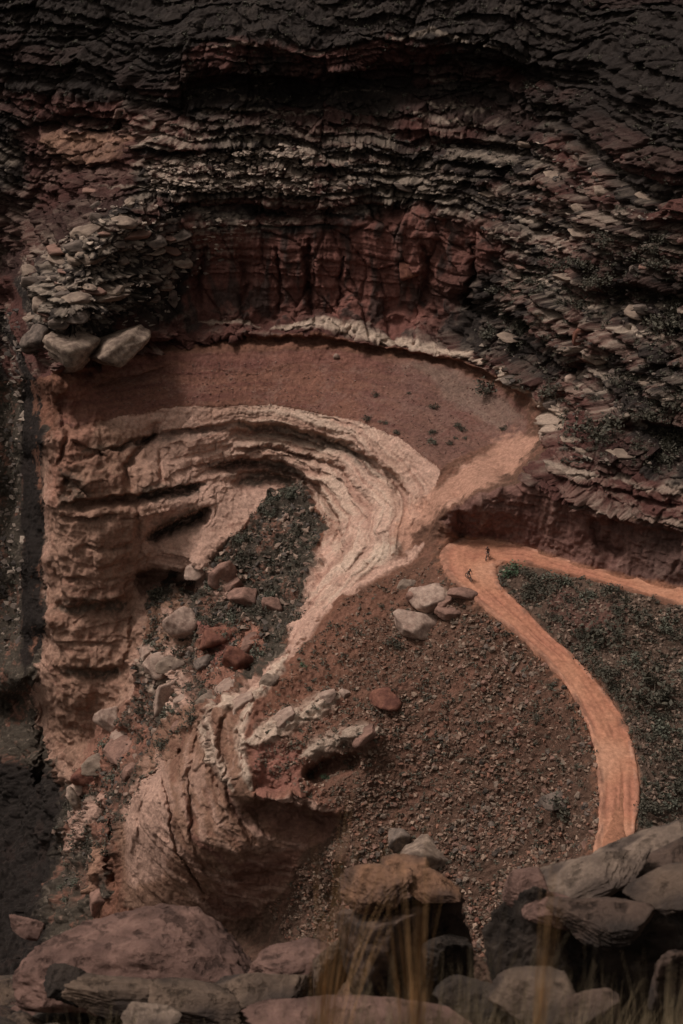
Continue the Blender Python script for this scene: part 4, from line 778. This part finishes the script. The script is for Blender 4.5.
def make_rider(loc, rz, shirt, short, helm, label, upright):
    # body: one continuous skin; hands and feet included
    dz = .16 if upright else 0; fx = .12 if upright else 0
    hip = (-.17, 0, 1.02+dz*.6); che = (.06+fx*.0, 0, 1.40+dz); nk = (.14, 0, 1.54+dz); hd = (.20, 0, 1.66+dz); tp = (.21, 0, 1.80+dz)
    V = [(*hip, .15, .11), ((hip[0]+che[0])/2, 0, (hip[2]+che[2])/2, .125, .15), (*che, .13, .17), (*nk, .055), (*hd, .095), (*tp, .06)]; E = [(0, 1), (1, 2), (2, 3), (3, 4), (4, 5)]
    for s in (-1, 1):
        k = len(V); V += [(.08, .19*s, 1.44+dz, .06), (.18, .30*s, 1.24+dz*.6, .042), (.37, .31*s, 1.05, .033), (.42, .29*s, 1.03, .03), (.46, .27*s, 1.00, .018)]; E += [(2, k), (k, k+1), (k+1, k+2), (k+2, k+3), (k+3, k+4)]
        k = len(V); foot = (.06, .17*s, .22) if s > 0 else (-.16, -.17, .50); knee = (.24, .12*s, .66) if s > 0 else (.22, -.12, .88)
        V += [(-.15, .10*s, .97+dz*.4, .095), (*knee, .062), (foot[0]-.06, foot[1], foot[2]+.07, .04), (foot[0]+.06, foot[1], foot[2]+.01, .035), (foot[0]+.14, foot[1], foot[2], .02)]; E += [(0, k), (k, k+1), (k+1, k+2), (k+2, k+3), (k+3, k+4)]
    e = skin('person', V, E, M_skin, None); e.location = loc; e.rotation_euler = (0, 0, rz); tag(e, label, 'person')
    m1 = plain('shirt_cloth', shirt, .9); m2 = plain('shorts_cloth', short, .9); m3 = plain('helmet_shell', helm, .4)
    J = [(hip[0]+.02, 0, hip[2]+.06, .155, .13), ((hip[0]+che[0])/2, 0, (hip[2]+che[2])/2, .14, .165), (che[0], 0, che[2], .145, .185), (nk[0]-.02, 0, nk[2]-.05, .08, .09)]; JE = [(0, 1), (1, 2), (2, 3)]
    for s in (-1, 1): k = len(J); J += [(.08, .19*s, 1.44+dz, .075), (.15, .27*s, 1.30+dz*.7, .06)]; JE += [(2, k), (k, k+1)]
    skin('jersey', J, JE, m1, e)
    K = [(hip[0], 0, hip[2]-.02, .16, .13)]; KE = []
    for s in (-1, 1): k = len(K); K += [(-.13, .10*s, .97+dz*.4, .105), (.12, .115*s, .75 if s > 0 else .90, .085)]; KE += [(0, k), (k, k+1)]
    skin('shorts', K, KE, m2, e)
    bm = bmesh.new(); bmesh.ops.create_uvsphere(bm, u_segments=16, v_segments=10, radius=1)
    for v in bm.verts:
        if v.co.z < -.05: v.co.z = -.05
        v.co = Vector((v.co.x*.15, v.co.y*.115, v.co.z*.12)); v.co.x += .02 if v.co.x < 0 else 0
        v.co += Vector((hd[0], 0, hd[2]+.07))
    bm_obj('helmet', bm, m3, e)
    bm = bmesh.new(); bmesh.ops.create_icosphere(bm, subdivisions=2, radius=.02, matrix=Matrix.Translation((hd[0]+.10, 0, hd[2]-.01)))
    bm_obj('nose', bm, M_skin, e)
    for s in (-1, 1):
        bm = bmesh.new(); bmesh.ops.create_icosphere(bm, subdivisions=2, radius=.014, matrix=Matrix.Translation((hd[0]+.088, .035*s, hd[2]+.02))); bm_obj('eye', bm, M_tyre, e)
        bm = bmesh.new(); bmesh.ops.create_icosphere(bm, subdivisions=2, radius=.026, matrix=Matrix.Translation((hd[0], .093*s, hd[2]+.005))); bm_obj('ear', bm, M_skin, e)
p1 = road_pt(487.5, 559); p2 = road_pt(469, 580)
make_bike(p1, math.radians(-112), 'mountain bicycle of the cyclist farther from the camera on the hairpin bend')
make_rider(p1, math.radians(-112), (.05, .03, .03), (.03, .03, .035), (.05, .02, .02), 'person in dark clothes riding nearer the cliff on the hairpin bend', True)
make_bike(p2, math.radians(-62), 'mountain bicycle of the cyclist at the outer edge of the hairpin bend')
make_rider(p2, math.radians(-62), (.02, .02, .024), (.02, .02, .02), (.03, .03, .03), 'person in black riding at the outer edge of the hairpin bend', False)

# ------------------------------------------------------------------ near rim under the camera
def near_z(x, y):
    y = np.asarray(y, float)
    return np.interp(y, [-30, -2, 0, 2, 14, 18.5, 20.5, 22, 24, 40, 60], [113.4, 113.4, 113.2, 112.35, 99.0, 95.4, 93.6, 91, 84, 50, 10])
xs = np.linspace(-26, 26, 380); ys = np.concatenate([np.linspace(-30, 2, 30), np.linspace(2.2, 26, 320), np.linspace(26.5, 60, 40)])
NX, NY = np.meshgrid(xs, ys); NZ = near_z(NX, NY)
def rise(x, y): return np.interp(x, [-26, -8, -4, 0, 2.5, 4, 7, 26], [-.5, -.2, 0, -.8, -.3, .3, .8, 1])*np.clip((y-11)/3, 0, 1)
NZ = NZ+rise(NX, NY); q3 = np.stack([NX, NY, NZ], -1).reshape(-1, 3).astype(np.float32)
nn = fbm(q3, .35, 4, 7.7)*.35+fbm(q3, 1.6, 4, 4.4, ridge=True)*.09; nn *= np.clip((q3[:, 1]-3)/8, .12, 1)
q3[:, 2] += nn; q3[:, 1] += fbm(q3, .8, 3, 2.2)*.25
nc = np.tile([.050, .038, .032], (len(q3), 1)); k_ = sm(fbm(q3, .9, 3, 1.1), -.1, .6)[:, None]; nc = nc*(1-k_)+np.array([.12, .085, .065])*k_
k_ = sm(fbm(q3, 2.5, 3, 6.1), .3, .9)[:, None]; nc = nc*(1-k_)+np.array([.17, .135, .105])*k_
gi3 = np.arange(len(q3)).reshape(NX.shape); F3 = np.stack([gi3[:-1, :-1], gi3[:-1, 1:], gi3[1:, 1:], gi3[1:, :-1]], -1).reshape(-1, 4)
M_near = rock_mat('rim_soil', True, scale=4, bump=.08)
o = link('ground', mesh_np('ground', q3, F3, M_near, nc)); tag(o, kind='structure')
def fpt(u, v, t): return np.array([0, 0, CAMZ])+rdir(u, v)*t
def near_t(u, v):
    """where the ray of the survey meets the near rim"""
    lo = 3.0
    for t in np.arange(3, 40, .1):
        p = fpt(u, v, t)
        if p[2] < float(near_z(p[0], p[1]))+float(rise(p[0], p[1])): return t
    return None
def fore(u, v, wpx, hpx, t, mat, label, seed, name='boulder', dep=.8, tilt=(0, 0), rot=0., strata=0, planes=11, rough=.085, jit=.42, k=90, sub=6, group=None, cat='boulder'):
    m = t/PXM; p = fpt(u, v, t); wx = wpx*m/2*1.12; hz = hpx*m/2*1.12
    me = stone_mesh(name, mat, seed=seed, sub=sub, planes=planes, size=(wx, wx*dep, hz), rough=rough, strata=strata, rot=rot, tilt=tilt, k=k, jit=jit)
    o = link(name, me); o.location = p; tag(o, label, cat, group); return o
M_f_pink = rock_mat('rim_pink_stone', False, (.20, .115, .094), (.115, .066, .055), 2.2, .09, obj_coords=True, pits=.6)
M_f_tan = rock_mat('rim_tan_stone', False, (.140, .094, .070), (.046, .033, .028), 2.0, .06, obj_coords=True, pits=.6)
M_f_dark = rock_mat('rim_dark_stone', False, (.046, .033, .027), (.022, .017, .015), 2.0, .06, obj_coords=True, pits=.6)
M_f_or = rock_mat('rim_orange_stone', False, (.25, .130, .080), (.085, .050, .038), 2.5, .06, obj_coords=True, pits=.6)
M_f_brown = rock_mat('rim_brown_stone', False, (.10, .064, .050), (.034, .025, .022), 1.6, .08, obj_coords=True, pits=.6)
M_f_pale = rock_mat('rim_pale_stone', False, (.225, .160, .125), (.070, .050, .042), 2.5, .05, obj_coords=True, pits=.6)
FR = [(138, 972, 205, 74, 23, M_f_pink, 'huge smooth pink boulder lying at the lower left edge of the near rim', 31, dict(tilt=(.1, .10), dep=.6, planes=9, rough=.09, k=9)),
      (28, 928, 32, 10, 23.5, M_f_pink, 'small flat slab poking out left of the huge pink boulder', 32, dict(tilt=(0, .4), dep=.6)),
      (288, 968, 70, 30, 22, M_f_pink, 'low pinkish boulder between the huge pink boulder and the tan upright rock', 33, dict(dep=.7)),
      (266, 992, 78, 26, 20.5, M_f_tan, 'grey tan ledge block in front of the low pinkish boulder', 34, dict(dep=.7, strata=1)),
      (332, 972, 40, 76, 20.5, M_f_tan, 'upright tan rock left of the arched orange boulder', 35, dict(tilt=(0, .25), dep=.8)),
      (404, 958, 92, 150, 19.5, M_f_brown, 'tall dark arched boulder with an orange crest at bottom centre', 36, dict(dep=.6, planes=10)),
      (380, 886, 62, 24, 19.0, M_f_or, 'left orange slab of the crest on the tall arched boulder', 37, dict(dep=.7, tilt=(.1, -.32), planes=12, strata=1)), (409, 878, 50, 20, 19.2, M_f_or, 'middle orange slab at the top of the tall arched boulder', 57, dict(dep=.7, tilt=(.1, .05), strata=1)),
      (438, 889, 48, 16, 19.0, M_f_or, 'right orange slab sloping off the crest of the tall arched boulder', 38, dict(dep=.7, tilt=(0, .42))),
      (540, 985, 84, 170, 17.5, M_f_dark, 'dark upright block right of centre under a rounded pink cap', 39, dict(dep=.7, planes=11)), (527, 894, 50, 30, 17.2, M_f_pink, 'rounded pinkish white cap stone on the dark upright block', 40, dict(dep=.8, k=16, tilt=(0, -.15))),
      (555, 910, 50, 22, 17.0, M_f_pink, 'pink tilted slab right of the rounded cap stone', 41, dict(dep=.8, tilt=(0, .35))), (588, 880, 96, 20, 18.6, M_f_pale, 'pale rough slab sloping up to the right over the dark ledge', 42, dict(dep=.6, tilt=(.15, -.36), strata=1)),
      (664, 850, 96, 18, 19.4, M_f_pale, 'pale rough slab at the right edge where the road disappears', 43, dict(dep=.6, tilt=(.15, -.26), strata=1)), (652, 985, 150, 200, 19.8, M_f_dark, 'massive dark ledge rock under the pale slabs', 44, dict(dep=.5, planes=10)),
      (656, 872, 80, 22, 18.8, M_f_brown, 'brown ledge slab tucked below the pale slab at the right edge', 58, dict(dep=.6, tilt=(.1, -.3), strata=1)),
      (672, 893, 66, 16, 17, M_f_tan, 'tan slab at the right edge below the pale slabs', 45, dict(dep=.6, tilt=(.1, -.4), strata=1)), (606, 920, 80, 26, 16.8, M_f_brown, 'dark sloping slab in the shade of the ledge', 46, dict(dep=.7, tilt=(0, .15))),
      (540, 1002, 74, 36, 15.2, M_f_tan, 'tan topped rock at the bottom right of centre', 47, dict(dep=.7, strata=1)), (594, 1012, 60, 30, 14.8, M_f_brown, 'low brown rock beside the tan topped one', 48, dict(dep=.7)), (676, 985, 50, 70, 15, M_f_brown, 'broken brown rock at the bottom right edge', 49, dict(dep=.7, strata=1)),
      (350, 1020, 170, 14, 17, M_f_pink, 'long flat reddish slab along the bottom centre', 50, dict(dep=.3)), (150, 1018, 40, 16, 19, M_f_pale, 'bright pale stone at the bottom left', 51, {}), (118, 997, 96, 22, 20, M_f_tan, 'grey tan ledge in front of the huge pink boulder', 52, dict(dep=.4, tilt=(0, .18), strata=1)),
      (200, 1006, 80, 22, 19.5, M_f_tan, 'tan ledge block right of the bright pale stone', 53, dict(dep=.5, tilt=(0, .2))), (66, 985, 40, 24, 20.5, M_f_dark, 'dark block left of the grey tan ledge', 54, {}), (480, 1005, 60, 30, 16, M_f_dark, 'dark rounded rock behind the grass at bottom centre', 55, {}), (452, 958, 40, 60, 19, M_f_dark, 'dark narrow rock right of the arched boulder', 56, {})]
for f_ in FR: fore(*f_[:7], f_[7], **f_[8])
bk_ = [stone_mesh('broken_rock', m_, seed=860+i, sub=4, planes=10, rough=.08, k=90, jit=.5, size=(1, .8, .55)) for i, m_ in enumerate([M_f_tan, M_f_brown, M_f_dark, M_f_tan, M_f_pink, M_f_brown, M_f_dark])]
for i in range(70):
    u = rng.uniform(-10, 300) if i < 42 else rng.uniform(250, 693); v = rng.uniform(948, 1040) if u < 100 else rng.uniform(985, 1040); t = near_t(u, v)
    if t is None: continue
    p = fpt(u, v, t); o = link('broken_rock', bk_[rng.integers(7)]); s_ = rng.uniform(.14, .42); o.scale = (s_*1.2, s_, s_); o.rotation_euler = (rng.uniform(-.4, .4), rng.uniform(-.4, .4), rng.uniform(0, 6)); o.location = p
    tag(o, 'angular broken rock among the rubble of the near rim', 'rock', 'broken rocks along the near rim')
nm_ = [stone_mesh('rim_stone', m_, seed=800+i, sub=3, planes=14, rough=.08, k=50, jit=.5) for i, m_ in enumerate([M_f_tan, M_f_pink, M_f_dark, M_f_tan, M_f_pale, M_f_dark])]
for i in range(260):
    u = rng.uniform(-10, 693); v = rng.uniform(935, 1035) if u < 300 else rng.uniform(900, 1035); t = near_t(u, v)
    if t is None: continue
    p = fpt(u, v, t); o = link('rim_stone', nm_[rng.integers(6)]); s_ = .05+.22*rng.random()**2; o.scale = (s_*1.3, s_, s_*.7); o.rotation_euler = (rng.uniform(-.3, .3), rng.uniform(-.3, .3), rng.uniform(0, 6)); o.location = p
    tag(o, 'small loose stone on the near rim at the bottom of the picture', 'stone', 'loose stones on the near rim')

# ------------------------------------------------------------------ dry grass on the near rim (thrown far out of focus)
M_gr = leaf_mat('dry_grass', (.26, .19, .115)); M_go = leaf_mat('orange_grass', (.42, .235, .105))
def tuft(x, y, z, n_, h_, spread, r):
    vs, fs = [], []
    for k in range(n_):
        a = r.uniform(0, 6.28); d = abs(r.gauss(0, spread)); bx, by = x+math.cos(a)*d*.4, y+math.sin(a)*d*.4; hh = h_*r.uniform(.5, 1.1); lx, ly = math.cos(a)*spread*r.uniform(.3, 1.6), math.sin(a)*spread*r.uniform(.3, 1.6); wd = r.uniform(.0016, .0036); ta = r.uniform(0, 3.14)
        base = len(vs)
        for s_ in range(5):
            q_ = s_/4; cx = bx+lx*q_**2; cy = by+ly*q_**2; cz = z+hh*q_; ww = wd*(1-.85*q_); vs += [(cx-math.cos(ta)*ww, cy-math.sin(ta)*ww, cz), (cx+math.cos(ta)*ww, cy+math.sin(ta)*ww, cz)]
        for s_ in range(4): fs.append((base+2*s_, base+2*s_+1, base+2*s_+3, base+2*s_+2))
    return vs, fs
r_ = random.Random(5); VS, FS, off = [], [], 0
for k in range(190):
    y = r_.uniform(3.6, 12.5); half = (y/.7)*.22; x = r_.uniform(-half, half) if r_.random() < .45 else r_.uniform(-.1*half, half)
    h_ = r_.uniform(.42, .80) * (1.1 if x > 0 else .75); vv, ff = tuft(x, y, float(near_z(x, y))-.02, 26, h_, .12, r_)
    VS += vv; FS += [tuple(i+off for i in f) for f in ff]; off += len(vv)
o = link('grass', mesh_np('grass', np.array(VS), np.array(FS), M_gr, smooth=False)); tag(o, 'dry grass blades along the near rim', 'grass', kind='stuff')
def stalk(u, vtop, t, n_, spread, label, seed, lean=0.):
    p = fpt(u, vtop, t); g = float(near_z(p[0], p[1])); r2 = random.Random(seed)
    vv, ff = tuft(p[0], p[1], g-.03, n_, (float(p[2])-g)*1.22, spread, r2); vv = np.array(vv); vv[:, 0] += lean*np.clip((vv[:, 2]-g)/max(1e-3, float(p[2])-g), 0, 2)**1.5; o = link('grass_tuft', mesh_np('grass_tuft', vv, np.array(ff), M_go, smooth=False)); tag(o, label, 'grass tuft')
stalk(322, 868, 7.5, 70, .15, 'blurred orange grass tuft rising left of the arched boulder', 3, .14); stalk(420, 900, 7.0, 60, .10, 'blurred orange grass tuft in front of the arched boulder', 4, -.06); stalk(546, 920, 7.0, 30, .04, 'thin blurred orange stalk in front of the dark upright block', 5)
